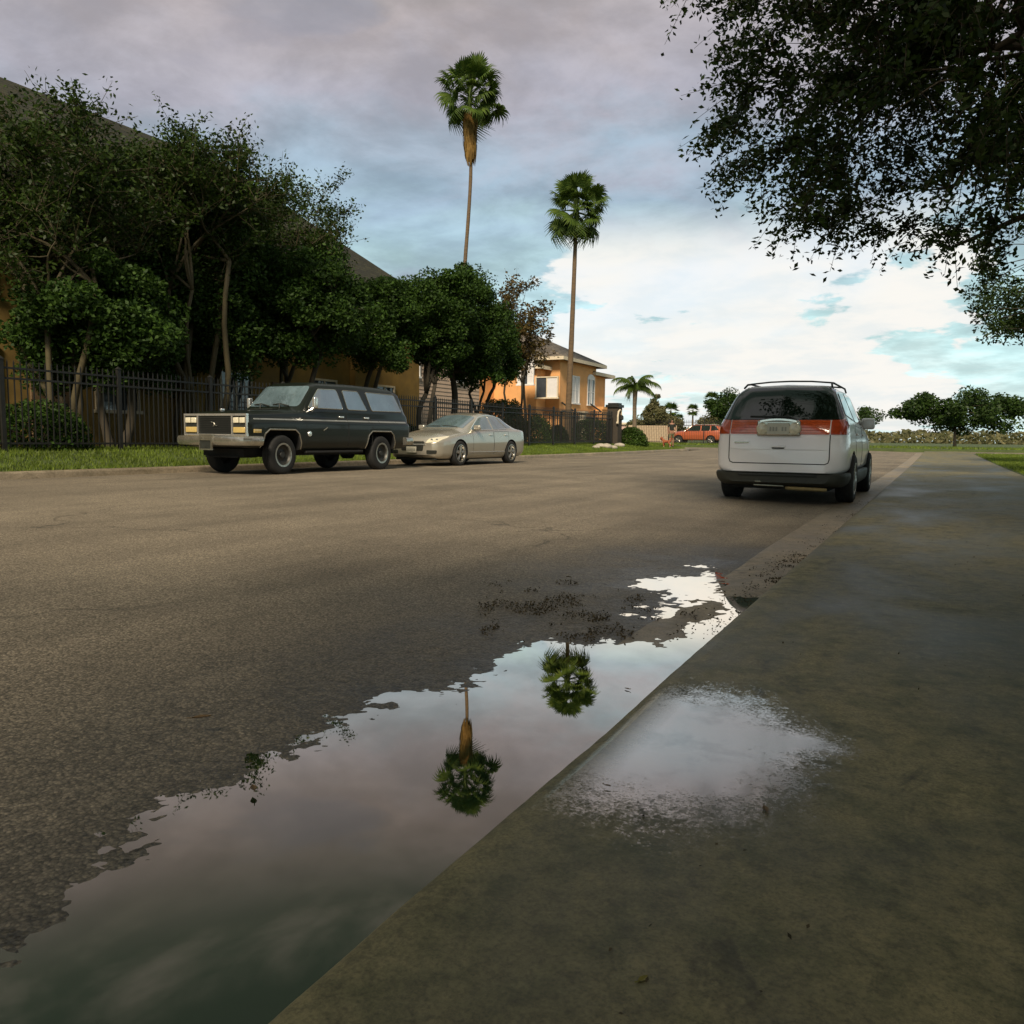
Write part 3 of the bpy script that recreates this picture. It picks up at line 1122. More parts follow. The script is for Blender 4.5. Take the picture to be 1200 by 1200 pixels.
def oak():
    g = np.random.default_rng(5)
    root = empty('oak_tree', OB, 0, 'big dark oak whose leafy boughs overhang the street at upper right', 'tree')
    o = np.array(OB)
    tb = MB()
    trunk = curve_pts((0, 0, -0.2), (-0.35, -0.1, 2.9), g, 8, jit=0.03)
    tb.tube(trunk, [0.42, 0.33, 0.30, 0.28, 0.27, 0.26, 0.26, 0.27], 12)
    lob = [((-2.6, -1.2, 5.2), (3.2, 3.4, 2.3)), ((-0.8, 0.8, 6.4), (3.6, 4.0, 2.4)), ((-2.0, -4.6, 6.2), (3.0, 3.2, 1.8)), ((1.5, 0, 6.0), (3.2, 3.6, 2.6)), ((-3.2, 0.6, 4.4), (2.4, 2.8, 1.6)), ((0.6, -4.8, 5.6), (3, 3, 2)), ((-1.6, -9.5, 5.6), (3.4, 3.6, 1.6)), ((0.8, -11.0, 5.2), (3.2, 3.4, 1.8)), ((-1.9, 0.2, 3.6), (1.6, 2.0, 1.3)), ((-4.5, -0.6, 4.8), (2.3, 2.6, 1.9)), ((-4.8, -1.5, 6.2), (2.4, 2.6, 1.6)), ((-5.2, -0.8, 5.4), (1.6, 1.8, 1.6))]  # the two rearmost lobes are added out of view to shade the walk
    vol = np.array([r[0] * r[1] * r[2] for _, r in lob])
    cs = []
    while len(cs) < 1200:
        i = g.choice(len(lob), p=vol / vol.sum())
        d = g.normal(0, 1, 3)
        d /= np.linalg.norm(d)
        p = np.array(lob[i][0]) + d * np.array(lob[i][1]) * g.uniform(0.2, 1.0) ** 0.5
        if p[2] < 1.9 or not oak_keep(p + o):
            continue
        cs.append(p)
    cs = np.array(cs)
    nodes = []
    for s in g.choice(len(cs), 26, replace=False):
        lp = curve_pts(trunk[-1], cs[s] * 0.9, g, 10, sag=0.12, jit=0.05)
        r0 = g.uniform(0.09, 0.15)
        tb.tube(lp, [r0 * (1 - 0.85 * q / 9) for q in range(10)], 7)
        nodes += [(p, r0 * 0.6 * (1 - 0.85 * q / 9)) for q, p in enumerate(lp)][2:]
    NP = np.array([p for p, _ in nodes])
    Ls = []
    for c in cs:
        k = int(np.argmin(((NP - c) ** 2).sum(1)))
        tb.tube(curve_pts(NP[k], c, g, 5, sag=0.06), [max(0.008, min(nodes[k][1], 0.035)) * f for f in (1, 0.8, 0.6, 0.4, 0.25)], 4, cap=False)
        out = c - NP[k]
        out = out / (np.linalg.norm(out) + 1e-6)
        # hanging sprays: thin twigs that dip at the tip, leaves along them
        for _ in range(8):
            d = out * 0.7 + g.normal(0, 0.6, 3) + np.array([-0.28, -0.05, -0.32])
            d = d / np.linalg.norm(d) * g.uniform(0.35, 0.8)
            pts = [c, c + d * 0.5 + np.array([0, 0, 0.03]), c + d + np.array([0, 0, -0.08])]
            tb.tube(pts, [0.006, 0.004, 0.002], 3, cap=False)
            q = int(g.uniform(26, 46))
            t = g.uniform(0.05, 1.05, q)[:, None]
            Ls.append(c + d * t + np.array([0, 0, -0.08]) * t ** 2 + g.normal(0, 0.045, (q, 3)))
    Cn = np.vstack(Ls)
    V, F = leaf_quads(Cn, 0.076, 0.040, g)
    link('trunk', tb.mesh('trunk', fix=False), M['bark'], root, smooth=True)
    link('crown', mesh_np('crown', V, F), M['leaf_oak'], root)


oak()

# a second tree farther up the near side of the street, its tip shows above the white wagon
tree('street_tree', (3.4, 22.0, 0.17), ((0, 0), (0.15, 0.1)), 2.0, [((-1.0, 0, 4.6), (2.2, 2.4, 1.7)), ((0.4, -0.6, 5.4), (2.4, 2.4, 1.6)), ((-1.7, -1.4, 3.7), (1.2, 1.2, 0.8))], 110, 190, (0.11, 0.05), 61, M['leaf_oak'], M['bark'], 'smaller tree on the near verge beyond the white wagon', trunk_r=0.14, cl_r=0.42)
tree('street_tree', (5.2, 33.0, 0.2), ((0, 0),), 2.0, [((0, 0, 4.4), (2.6, 2.6, 2.0)), ((-1.0, -0.8, 3.4), (1.6, 1.6, 1.0))], 80, 190, (0.15, 0.08), 62, M['leaf_dense'], M['bark'], 'round dark tree on the near verge farthest up the street', trunk_r=0.15, cl_r=0.5)


tree('street_tree', (3.3, -5.2, 0.17), ((0, 0), (0.12, 0.1)), 2.6, [((-2.6, 0.0, 5.4), (3.6, 4.2, 1.7)), ((0.2, 0.6, 6.0), (3.4, 4.0, 1.9)), ((-1.4, -2.4, 5.2), (3.2, 3.0, 1.5)), ((-1.8, 2.4, 5.6), (3.0, 2.6, 1.4))], 190, 190, (0.13, 0.08), 600, M['leaf_oak'], M['bark'],  # oak added out of view so its crown shades the near walk
     'unseen oak added behind the viewpoint to shade the near pavement', group='trees along the near side of the street', trunk_r=0.22, cl_r=0.62)
for i, (x, y, s_) in enumerate(((8.5, 4.0, 1.0), (9.5, 13.0, 1.15), (9.0, 20.5, 0.95), (8.8, -5.0, 1.1))):
    tree('street_tree', (x, y, 0.17), ((0, 0), (0.15, 0.1)), 1.6, [((0, 0, 3.9 * s_), (3.6, 4.0, 2.6 * s_)), ((-0.6, 1.8, 3.0 * s_), (2.2, 2.4, 1.6)), ((0.5, -1.8, 3.2 * s_), (2.2, 2.4, 1.7))], 90, 150, (0.24, 0.15), 610 + i, M['leaf_oak'], M['bark'],
         ('leafy tree on the near side just right of the frame', 'taller leafy tree on the near side behind the big oak', 'leafy tree on the near side abreast of the white wagon', 'leafy tree on the near side behind the viewpoint')[i], group='trees along the near side of the street', trunk_r=0.16, cl_r=0.75)


# ------------------------------------------------------------------ bushes and hedges
def bush(name, c, r, n, leaf, lm, seed, label, cat='bush', group=None, box=False):
    g = np.random.default_rng(seed)
    root = empty(name, c, 0, label, cat, group)
    d = g.normal(0, 1, (n, 3))
    d /= np.linalg.norm(d, axis=1)[:, None]
    if box:
        d = d / (np.abs(d) ** 4).sum(1)[:, None] ** 0.25
    d[:, 2] = np.abs(d[:, 2])
    k = g.uniform(0.72, 1.03, n) + 0.10 * fbm(d[:, 0] * 2.2 + seed, d[:, 1] * 2.2 + d[:, 2] * 2, 3)
    P = d * k[:, None] * np.array(r)
    V, F = leaf_quads(P, leaf[0], leaf[1], g)
    link('foliage', mesh_np('foliage', V, F), lm, root)
    tb = MB()
    for _ in range(14):
        e = g.normal(0, 1, 3)
        e[2] = abs(e[2]) + 0.6
        e = e / np.linalg.norm(e) * np.array(r) * 0.8
        tb.tube([(0, 0, -0.05), e * 0.5 + g.normal(0, 0.03, 3), e], [0.03, 0.018, 0.008], 5)
    link('stem', tb.mesh('stem', fix=False), M['bark'], root, smooth=True)
    return root


def bush_px(name, x0, x1, yt, yb, X, label, lm, seed, n=7000, leaf=(0.10, 0.06), depth=1.0, **kw):
    p = at_x((x0 + x1) / 2, 512, X)
    zc = project((p.x, p.y, 0.6))[2]
    s = FPX / zc
    z0 = gz(p.x, p.y) - 0.05
    zt = at_x((x0 + x1) / 2, yt, X).z
    r = (x1 - x0) / 2 / s
    return bush(name, (p.x, p.y, z0), (r, r * depth, zt - z0), n, leaf, lm, seed, label, **kw)


HG = 'clipped bushes behind the street fence'
bush_px('round_bush', 604, 651, 487, 512, -18.2, 'rounded dark bush behind the fence right of the sedan', M['leaf_bush'], 71, group=HG)
bush_px('hedge', 560, 606, 470, 500, -18.6, 'tall bright green hedge behind the sedan roof', M['leaf_bush'], 72, 9000, box=True, cat='hedge', group=HG)
bush_px('round_bush', 588, 616, 468, 500, -20.5, 'pointed leafy bush against the orange house', M['leaf_dense'], 75, group=HG)
bush_px('hedge', 672, 716, 492, 512, -17.6, 'dark hedge right of the palm trunk inside the fence', M['leaf_dense'], 73, 9000, box=True, cat='hedge', group=HG)
bush_px('round_bush', 720, 759, 500, 521, -15.6, 'rounded bush by the kerb past the end of the fence', M['leaf_bush'], 74, 9000, group=HG)
bush_px('round_bush', 640, 668, 498, 516, -19.5, 'low dark bush at the foot of the palm', M['leaf_dense'], 76, 5000, group=HG)
for i, (px, X, h) in enumerate(((40, -17.0, 1.1), (300, -17.2, 1.0), (470, -18.4, 0.9))):
    p = at_x(px, 512, X)
    bush('shrub', (p.x, p.y, gz(p.x, p.y) - 0.05), (1.0, 1.2, h), 5000, (0.11, 0.06), M['leaf_dense'], 80 + i,
         ('low shrub behind the fence at far left', 'low shrub behind the fence beside the wagon windshield', 'low shrub against the pale siding between two trunks')[i], 'shrub', HG)

# ------------------------------------------------------------------ palms
M['palm_leaf'] = leaf_mat('fan_leaf', (0.034, 0.068, 0.008), (0.095, 0.140, 0.022), 0.28, 0.55)
M['palm_dead'] = leaf_mat('dead_frond', (0.15, 0.085, 0.020), (0.30, 0.18, 0.050), 0.15, 0.8)
M['palm_trunk'] = mat('palm_trunk', (0.135, 0.090, 0.048), 0.9, var=0.35, scale=3, bscale=8, bstr=0.8, stretch=(1, 1, 4.0))
M['palm_grey'] = mat('grey_palm_trunk', (0.17, 0.13, 0.085), 0.9, var=0.35, scale=3, bscale=8, bstr=0.7, stretch=(1, 1, 3.5))


def fan_frond_mesh(seed, R=1.0, pet=1.15, droop=0.35, nseg=26, spread=118):
    g = np.random.default_rng(seed)
    mb = MB()
    # petiole
    pts = [(0, 0, 0), (pet * 0.4, 0, 0.03), (pet * 0.8, 0, 0.02), (pet, 0, 0)]
    mb.tube(pts, [0.035, 0.026, 0.02, 0.016], 4)
    for i in range(nseg):
        a = R_(-spread + 2 * spread * i / (nseg - 1) + g.uniform(-2, 2))
        L = R * (0.72 + 0.28 * math.cos(a * 0.62)) * g.uniform(0.88, 1.08)
        dz = -droop * g.uniform(0.6, 1.5) * (0.6 + 0.5 * abs(a))
        u = Vector((math.cos(a), math.sin(a), 0))
        s = Vector((-math.sin(a), math.cos(a), 0))
        prev = None
        ring = []
        for t, w, zz in ((0.03, 0.006, 0), (0.42, 0.050, 0.03), (0.72, 0.034, 0.2), (1.0, 0.004, 1.0)):
            p = Vector((pet, 0, 0)) + u * (L * t * (1 - 0.12 * zz)) + Vector((0, 0, dz * zz - 0.02 * t))
            z2 = 0.012 if t < 0.9 else 0
            ring.append([p - s * w, p + Vector((0, 0, z2)), p + s * w])
        vs = [q for r in ring for q in r]
        fs = []
        for k in range(3):
            for j in range(2):
                fs.append((k * 3 + j, k * 3 + j + 1, (k + 1) * 3 + j + 1, (k + 1) * 3 + j))
        mb.add(vs, fs)
    me = mb.mesh('frond', fix=False)
    me.materials.append(M['palm_leaf'])
    return me


FROND = [fan_frond_mesh(100 + i, R=r_, pet=p_, droop=d_) for i, (r_, p_, d_) in enumerate(((0.80, 1.15, 0.12), (0.86, 1.35, 0.20), (0.80, 0.90, 0.26), (0.88, 1.35, 0.32), (0.85, 1.05, 0.42), (0.95, 1.20, 0.7), (0.98, 0.38, 0.26)))]


def fan_palm(base, height, path, label, seed, nfr=44, skirt=0.0, sit=0.9, crown=1.0, r0=0.24, r1=0.13, group='tall fan palms above the trees', el_hi=82, el_lo=-52):
    g = np.random.default_rng(seed)
    root = empty('fan_palm', base, 0, label, 'palm tree', group)
    tb = MB()
    n = 26
    pts, rad = [], []
    for i in range(n):
        t = i / (n - 1)
        ox, oy = path(t)
        pts.append((ox, oy, -0.2 + (height + 0.2) * t))
        rad.append((r0 + (r1 - r0) * t ** 0.6 + 0.16 * math.exp(-t * 40)) * (1 + 0.03 * math.sin(i * 2.4)))
    tb.tube(pts, rad, 12)
    tb.build('trunk', M['palm_trunk'], root, smooth=True)
    hx, hy = path(1.0)
    hub = Vector((hx, hy, height))
    for i in range(nfr):
        t = (i + 0.5) / nfr
        elv_ = el_hi + (el_lo - el_hi) * t ** 0.85 + g.uniform(-13, 13)
        azf = i * 2.39996 + g.uniform(-0.4, 0.4)
        sz = crown * g.uniform(0.80, 1.12) 
        # lower fronds have the deeper droop
        k = int(min(5, max(0, t * 5.4 + g.uniform(-1.0, 1.0))))
        o = bpy.data.objects.new('frond', FROND[k])
        C.objects.link(o)
        o.parent = root
        if i % 2 == 1 and i % 6 != 5:
            k = 6
        base_z = -sit * t
        o.location = hub + Vector((0, 0, base_z))
        o.rotation_mode = 'QUATERNION'
        q = Matrix.Rotation(azf, 3, 'Z') @ Matrix.Rotation(-R_(elv_), 3, 'Y') @ Matrix.Rotation(g.uniform(-0.9, 0.9), 3, 'X')
        o.rotation_quaternion = q.to_quaternion()
        o.scale = (sz,) * 3
    # bud and old leaf bases
    bb = MB()
    bb.lathe([(0.02, 0.30), (0.06, 0.2), (0.12, 0.0), (0.15, -0.3), (0.15, -0.7), (r1, -1.0)], 12, o=tuple(hub))
    bb.build('leaf_base', M['palm_leaf'], root, smooth=True)
    if skirt:
        V, F = [], []
        mb = MB()
        for i in range(620):
            a = g.uniform(0, 2 * math.pi)
            z = -g.uniform(0.38, 1) * skirt * 0.86
            f = -z / skirt
            rr = 0.57 * (1 - 0.48 * f) * g.uniform(0.5, 1.0)
            L = g.uniform(0.5, 1.1)
            u = Vector((math.cos(a), math.sin(a), 0))
            s = Vector((-math.sin(a), math.cos(a), 0)) * g.uniform(0.03, 0.07)
            top = hub + u * rr + Vector((0, 0, z))
            tx, ty = path(1 - (-z + L) / height)
            bot = Vector((tx, ty, hub.z + z - L)) + u * rr * g.uniform(0.7, 1.0)
            mid = (top + bot) / 2 + u * 0.05
            mb.add([top - s, top + s, mid + s, mid - s, bot + s * 0.2, bot - s * 0.2], [(0, 1, 2, 3), (3, 2, 4, 5)])
        link('dead_frond_skirt', mb.mesh('dead_frond_skirt', fix=False), M['palm_dead'], root)
    return root


# tall palm with the brown skirt
P1 = at_x(541, 512, -25.5)
d1 = math.hypot(P1.x, P1.y)
ptop = at_d(550.5, 106, d1)
pm1, pm2 = at_d(544, 315, d1), at_d(549, 255, d1)
gz1 = gz(P1.x, P1.y)
H1 = ptop.z - gz1
offR = [0.0, 0.0, (pm1.xy - P1.xy).dot(Rv.xy), (pm2.xy - P1.xy).dot(Rv.xy), (at_d(552.5, 195, d1).xy - P1.xy).dot(Rv.xy), (ptop.xy - P1.xy).dot(Rv.xy)]
tt = [0, 0.25, (pm1.z - gz1) / H1, (pm2.z - gz1) / H1, (at_d(552.5, 195, d1).z - gz1) / H1, 1.0]


def path1(t):
    t = min(max(t, 0), 1)
    s = sum(np.interp(t + dt, tt, offR) for dt in (-0.06, -0.03, 0, 0.03, 0.06)) / 5
    return (Rv.x * s, Rv.y * s)


fan_palm((P1.x, P1.y, gz1), H1, path1, 'taller fan palm with a brown skirt of dead fronds', 201, 50, skirt=3.9, sit=0.7, crown=1.12, r0=0.16, r1=0.09, el_lo=-36)
P2 = at_x(664, 512, -20.0)
d2 = math.hypot(P2.x, P2.y)
t2 = at_d(676, 241, d2)
gz2 = gz(P2.x, P2.y)
H2 = t2.z - gz2
s2 = (t2.xy - P2.xy).dot(Rv.xy)
fan_palm((P2.x, P2.y, gz2), H2, lambda t: (Rv.x * s2 * (t ** 0.8), Rv.y * s2 * (t ** 0.8)), 'shorter fan palm with a clean trunk and no dead skirt', 202, 50, crown=1.06, sit=0.5, r0=0.23, r1=0.105, el_lo=-48)


def feather_palm(base, height, label, seed):
    g = np.random.default_rng(seed)
    root = empty('feather_palm', base, 0, label, 'palm tree')
    tb = MB()
    tb.tube([(0, 0, -0.2), (0.02, 0, height * 0.3), (-0.02, 0, height * 0.7), (0, 0, height)], [0.24, 0.17, 0.16, 0.20], 10)
    tb.build('trunk', M['palm_grey'], root, smooth=True)
    for i in range(17):
        t = (i + 0.5) / 17
        a = i * 2.39996
        e = R_(84 - 66 * t)
        mb = MB()
        L = g.uniform(1.8, 2.5)
        u = Vector((math.cos(a), math.sin(a), 0))
        s = Vector((-math.sin(a), math.cos(a), 0))
        pts = []
        p = Vector((0, 0, height))
        ang = e
        for k in range(12):
            pts.append(p.copy())
            p = p + (u * math.cos(ang) + Vector((0, 0, math.sin(ang)))) * (L / 11)
            ang -= 0.13 + 0.10 * k / 11
        mb.tube(pts, [0.03 * (1 - 0.8 * k / 11) for k in range(12)], 4)
        for k in range(1, 12):
            for h in range(4):
                q = pts[k - 1].lerp(pts[k], h / 4 + 0.1)
                for sd in (-1, 1):
                    ll = 0.55 * math.sin(math.pi * min(1, (k + 1) / 13.5)) + 0.12
                    tip = q + s * sd * ll * 0.5 + Vector((0, 0, -ll * g.uniform(0.55, 0.95))) + (pts[k] - pts[k - 1]) * 0.9
                    w = (pts[k] - pts[k - 1]).normalized() * 0.035
                    mb.add([q - w, q + w, tip], [(0, 1, 2)])
        mb.build('frond', M['palm_leaf'], root)
    return root


P3 = at_d(743, 512, 66)
feather_palm((P3.x, P3.y, 0.4), at_d(743, 455, 66).z - 0.5, 'drooping feather palm standing alone right of the orange house', 301)


def far_palm_proto(h, seed, label):
    g = np.random.default_rng(seed)
    root = empty('far_palm', (0, 0, 0), 0, label, 'palm tree', 'small palms far down the skyline')
    tb = MB()
    tb.tube([(0, 0, -0.5), (0.05, 0, h * 0.5), (0, 0, h)], [0.3, 0.2, 0.18], 8)
    tb.build('trunk', M['palm_trunk'], root, smooth=True)
    mb = MB()
    for i in range(26):
        t = (i + 0.5) / 26
        q = Matrix.Rotation(i * 2.4, 3, 'Z') @ Matrix.Rotation(-R_(80 - 130 * t), 3, 'Y')
        for k in range(9):
            a = R_(-80 + 20 * k)
            p0 = Vector((0.9, 0, 0))
            p1 = p0 + Vector((math.cos(a), math.sin(a), -0.25)) * 1.0
            s = Vector((-math.sin(a), math.cos(a), 0)) * 0.12
            vs = [p0 - s * 0.2, p0 + s * 0.2, (p0 + p1) / 2 + s, (p0 + p1) / 2 - s, p1]
            vs = [q @ v + Vector((0, 0, h)) for v in vs]
            mb.add(vs, [(0, 1, 2, 3), (3, 2, 4)])
        mb.add([q @ v + Vector((0, 0, h)) for v in (Vector((0, -0.03, 0)), Vector((0, 0.03, 0)), Vector((0.95, 0, 0)))], [(0, 1, 2)])
    link('crown', mb.mesh('crown', fix=False), M['palm_leaf'], root)
    return root


FP = [(697, 478, 150, 'far palm just right of the orange house'), (786, 482, 120, 'far palm behind the person on the verge'), (812, 481, 165, 'lone far palm between the person and the dark tree'),
      (701, 491, 190, 'short far palm low beside the gate pillar'), (796, 491, 210, 'smallest far palm right of the person'), (834, 468, 140, 'far palm whose head shows above the dark tree'), (760, 487, 170, 'far palm beside the pale conifer')]
proto = None
for px, py, dist_, lab in FP:
    p = at_d(px, py, dist_)
    if proto is None:
        proto = far_palm_proto(7.0, 401, lab)
        o = proto
    else:
        o = proto.copy()
        C.objects.link(o)
        for ch in list(proto.children):
            c = ch.copy()
            C.objects.link(c)
            c.parent = o
        o['label'] = lab
    o.location = (p.x, p.y, p.z - 7.0 * 0.85)
    o.scale = (0.85, 0.85, 0.85)

# trees at the far end
def far_tree(name, px, x0, x1, yt, yb, dist_, label, lm, seed, ncl, nleaf, leaf, cl_r, conic=False):
    p = at_d(px, 512, dist_)
    zc = project((p.x, p.y, 0.5))[2]
    s = FPX / zc
    zt, zb = at_d(px, yt, dist_).z - 0.4, at_d(px, yb, dist_).z - 0.4
    off = Rv * (((x0 + x1) / 2 - px) / s)
    rx = (x1 - x0) / 2 / s
    if conic:
        lobes = [((0, 0, zb + (zt - zb) * f), (rx * w, rx * w, (zt - zb) * 0.16)) for f, w in ((0.14, 1), (0.36, 0.78), (0.58, 0.55), (0.8, 0.32))]
    else:
        lobes = [((off.x, off.y, (zt + zb) / 2), (rx * 0.8, rx * 0.8, (zt - zb) / 2 * 0.85)), ((off.x + rx * 0.4, off.y, zb + (zt - zb) * 0.35), (rx * 0.55, rx * 0.6, (zt - zb) * 0.3)), ((off.x - rx * 0.4, off.y, zb + (zt - zb) * 0.4), (rx * 0.55, rx * 0.6, (zt - zb) * 0.3))]
    return tree(name, (p.x, p.y, 0.4), ((0, 0),), max(0.8, zb + 0.3), lobes, ncl, nleaf, leaf, seed, lm, M['bark'], label, group='trees beyond the far fence', trunk_r=0.14, cl_r=cl_r)


far_tree('dark_tree', 862, 828, 905, 453, 500, 84, 'dark green rounded tree beyond the far fence beside the white wagon', M['leaf_fardark'], 501, 70, 220, (0.28, 0.18), 0.8)
far_tree('conifer', 768, 752, 786, 462, 500, 95, 'pale olive conifer with a pointed top beyond the far fence', M['leaf_far'], 502, 60, 200, (0.28, 0.14), 0.6, True)
far_tree('olive_tree', 750, 736, 764, 488, 508, 100, 'low olive bush tree left of the conifer', M['leaf_far'], 503, 30, 200, (0.28, 0.16), 0.7)
far_tree('olive_tree', 785, 772, 800, 486, 508, 104, 'low olive bush tree right of the conifer', M['leaf_far'], 504, 30, 200, (0.28, 0.16), 0.7)
far_tree('olive_tree', 833, 818, 850, 482, 508, 110, 'grey green tree left of the dark rounded tree', M['leaf_far'], 505, 34, 200, (0.28, 0.16), 0.8)
far_tree('olive_tree', 960, 890, 1040, 470, 505, 100, 'broad far tree hidden behind the white wagon', M['leaf_fardark'], 506, 60, 200, (0.3, 0.2), 0.9)
far_tree('dark_tree', 1120, 1040, 1210, 455, 505, 80, 'wide dark tree at the far end of the near pavement', M['leaf_fardark'], 507, 90, 220, (0.28, 0.18), 0.9)

# skyline of bushes far away, beyond counting
g = np.random.default_rng(77)
n = 26000
azs = g.uniform(-75, 45, n)
rr = g.uniform(240, 300, n)
top = 3.4 + 2.6 * fbm(azs * 0.35, rr * 0.004, 4)
P = np.stack([np.sin(np.radians(azs)) * rr, np.cos(np.radians(azs)) * rr, 0.4 + g.uniform(0, 1, n) * np.maximum(top, 0.6)], 1)
V, F = leaf_quads(P, 1.5, 1.0, g)
o = link('distant_woods', mesh_np('distant_woods', V, F), M['leaf_far'], kind='stuff')
tag(o, 'low line of distant trees along the horizon', 'woods')

# ------------------------------------------------------------------ buildings
M['stucco_brown'] = mat('ochre_stucco', (0.23, 0.145, 0.035), 0.9, var=0.25, scale=2, bscale=60, bstr=0.15)
M['stucco_orange'] = mat('orange_stucco', (0.75, 0.385, 0.145), 0.9, var=0.16, scale=1.2, bscale=60, bstr=0.15)
M['siding'] = mat('pink_siding', (0.50, 0.37, 0.27), 0.75, var=0.12, scale=1.5)
M['shingle'] = mat('grey_shingle', (0.135, 0.115, 0.095), 0.9, var=0.35, scale=5, bscale=18, bstr=0.5, stretch=(1, 1, 3))
M['shingle_dark'] = mat('brown_shingle', (0.026, 0.025, 0.010), 0.9, var=0.4, scale=4, bscale=16, bstr=0.5, stretch=(1, 1, 3))
for k_ in ('shingle', 'shingle_dark'):
    n_ = M[k_].node_tree
    b_ = n_.nodes['Principled BSDF']
    tc_ = n_.nodes.new('ShaderNodeTexCoord')
    s_ = n_.nodes.new('ShaderNodeSeparateXYZ')
    n_.links.new(tc_.outputs['Object'], s_.inputs[0])
    c_ = n_.nodes.new('ShaderNodeCombineXYZ')
    n_.links.new(fmath(n_, 'ADD', s_.outputs[0], s_.outputs[1]), c_.inputs[0])
    n_.links.new(s_.outputs[2], c_.inputs[1])
    br = n_.nodes.new('ShaderNodeTexBrick')
    br.inputs['Scale'].default_value = 1.0
    br.inputs['Brick Width'].default_value = 0.42
    br.inputs['Row Height'].default_value = 0.13
    br.inputs['Mortar Size'].default_value = 0.012
    br.inputs['Color1'].default_value = (0.6, 0.6, 0.6, 1)
    br.inputs['Color2'].default_value = (1.35, 1.3, 1.2, 1)
    br.inputs['Mortar'].default_value = (0.3, 0.3, 0.3, 1)
    n_.links.new(c_.outputs[0], br.inputs['Vector'])
    old = b_.inputs['Base Color'].links[0].from_socket
    n_.links.new(mixc(n_, 1.0, old, br.outputs['Color'], 'MULTIPLY'), b_.inputs['Base Color'])
M['trim'] = mat('cream_trim', (0.66, 0.56, 0.40), 0.7, var=0.12)
M['white'] = mat('white_paint', (0.78, 0.76, 0.72), 0.55, var=0.08)
M['pane'] = glass_mat('window_pane', (0.05, 0.06, 0.07), 0.03, 1.6)
M['blind'] = mat('pale_blind', (0.70, 0.68, 0.66), 0.7, var=0.06)
M['dark'] = mat('dark_metal', (0.016, 0.017, 0.014), 0.5, var=0.3, scale=8)
M['garage'] = mat('garage_brown', (0.16, 0.10, 0.05), 0.7, var=0.2)
M['wallbeige'] = mat('beige_block', (0.46, 0.35, 0.23), 0.9, var=0.2, scale=3)


def window(parent, p, w, h, axis, nx=2, ny=2, frame=None, pane=None, arch=False, depth=0.06):
    """p: middle of the sill on the wall plane; axis '+x' (faces the street) or '-y' (faces the camera end)"""
    frame = frame or M['white']
    pane = pane or M['pane']
    f = 0.075

    def T(u, z, d):                 # u along the wall, d out of the wall
        return (p[0] + d, p[1] + u, p[2] + z) if axis == '+x' else (p[0] + u, p[1] - d, p[2] + z)

    def bx(mb, u0, u1, z0, z1, d0, d1):
        a, b = T(u0, z0, d0), T(u1, z1, d1)
        lo, hi = [min(x) for x in zip(a, b)], [max(x) for x in zip(a, b)]
        mb.box(lo[0], hi[0], lo[1], hi[1], lo[2], hi[2])
    fr = MB()
    bx(fr, -w / 2 - f, -w / 2, 0, h, -0.04, depth)
    bx(fr, w / 2, w / 2 + f, 0, h, -0.04, depth)
    bx(fr, -w / 2 - f, w / 2 + f, h + 0.001, h + f, -0.04, depth)
    for i in range(1, nx):
        u = -w / 2 + w * i / nx
        bx(fr, u - 0.03, u + 0.03, 0, h, -0.03, depth - 0.02)
    for j in range(1, ny):
        z = h * j / ny
        bx(fr, -w / 2, w / 2, z - 0.022, z + 0.022, -0.03, depth - 0.03)
    fo = fr.build('window', frame, parent)
    for i in range(nx):
        pb = MB()
        u0 = -w / 2 + w * i / nx + (0.03 if i else 0)
        u1 = -w / 2 + w * (i + 1) / nx - (0.03 if i < nx - 1 else 0)
        bx(pb, u0, u1, 0.0, h, -0.02, 0.012)
        pb.build('pane', pane if not isinstance(pane, (list, tuple)) else pane[i % len(pane)], fo)
    sb = MB()
    bx(sb, -w / 2 - 0.12, w / 2 + 0.12, -0.09, -0.001, -0.04, depth + 0.05)
    sb.build('sill', frame, fo)
    if arch:
        ab = MB()
        pts = [(u, h + f + 0.002 + 0.001)for u in ()]
        poly = [(-w / 2 - f, h + f + 0.003)] + [((w / 2 + f) * -math.cos(math.pi * k / 10), h + f + 0.003 + 0.30 * math.sin(math.pi * k / 10)) for k in range(1, 10)] + [(w / 2 + f, h + f + 0.003)]
        vs = [T(u, z, -0.03) for u, z in poly] + [T(u, z, depth - 0.01) for u, z in poly]
        m = len(poly)
        fs = [tuple(range(m)), tuple(range(2 * m - 1, m - 1, -1))] + [(i, (i + 1) % m, m + (i + 1) % m, m + i) for i in range(m)]
        ab.add(vs, fs)
        ab.build('arch_light', frame, fo)
    return fo


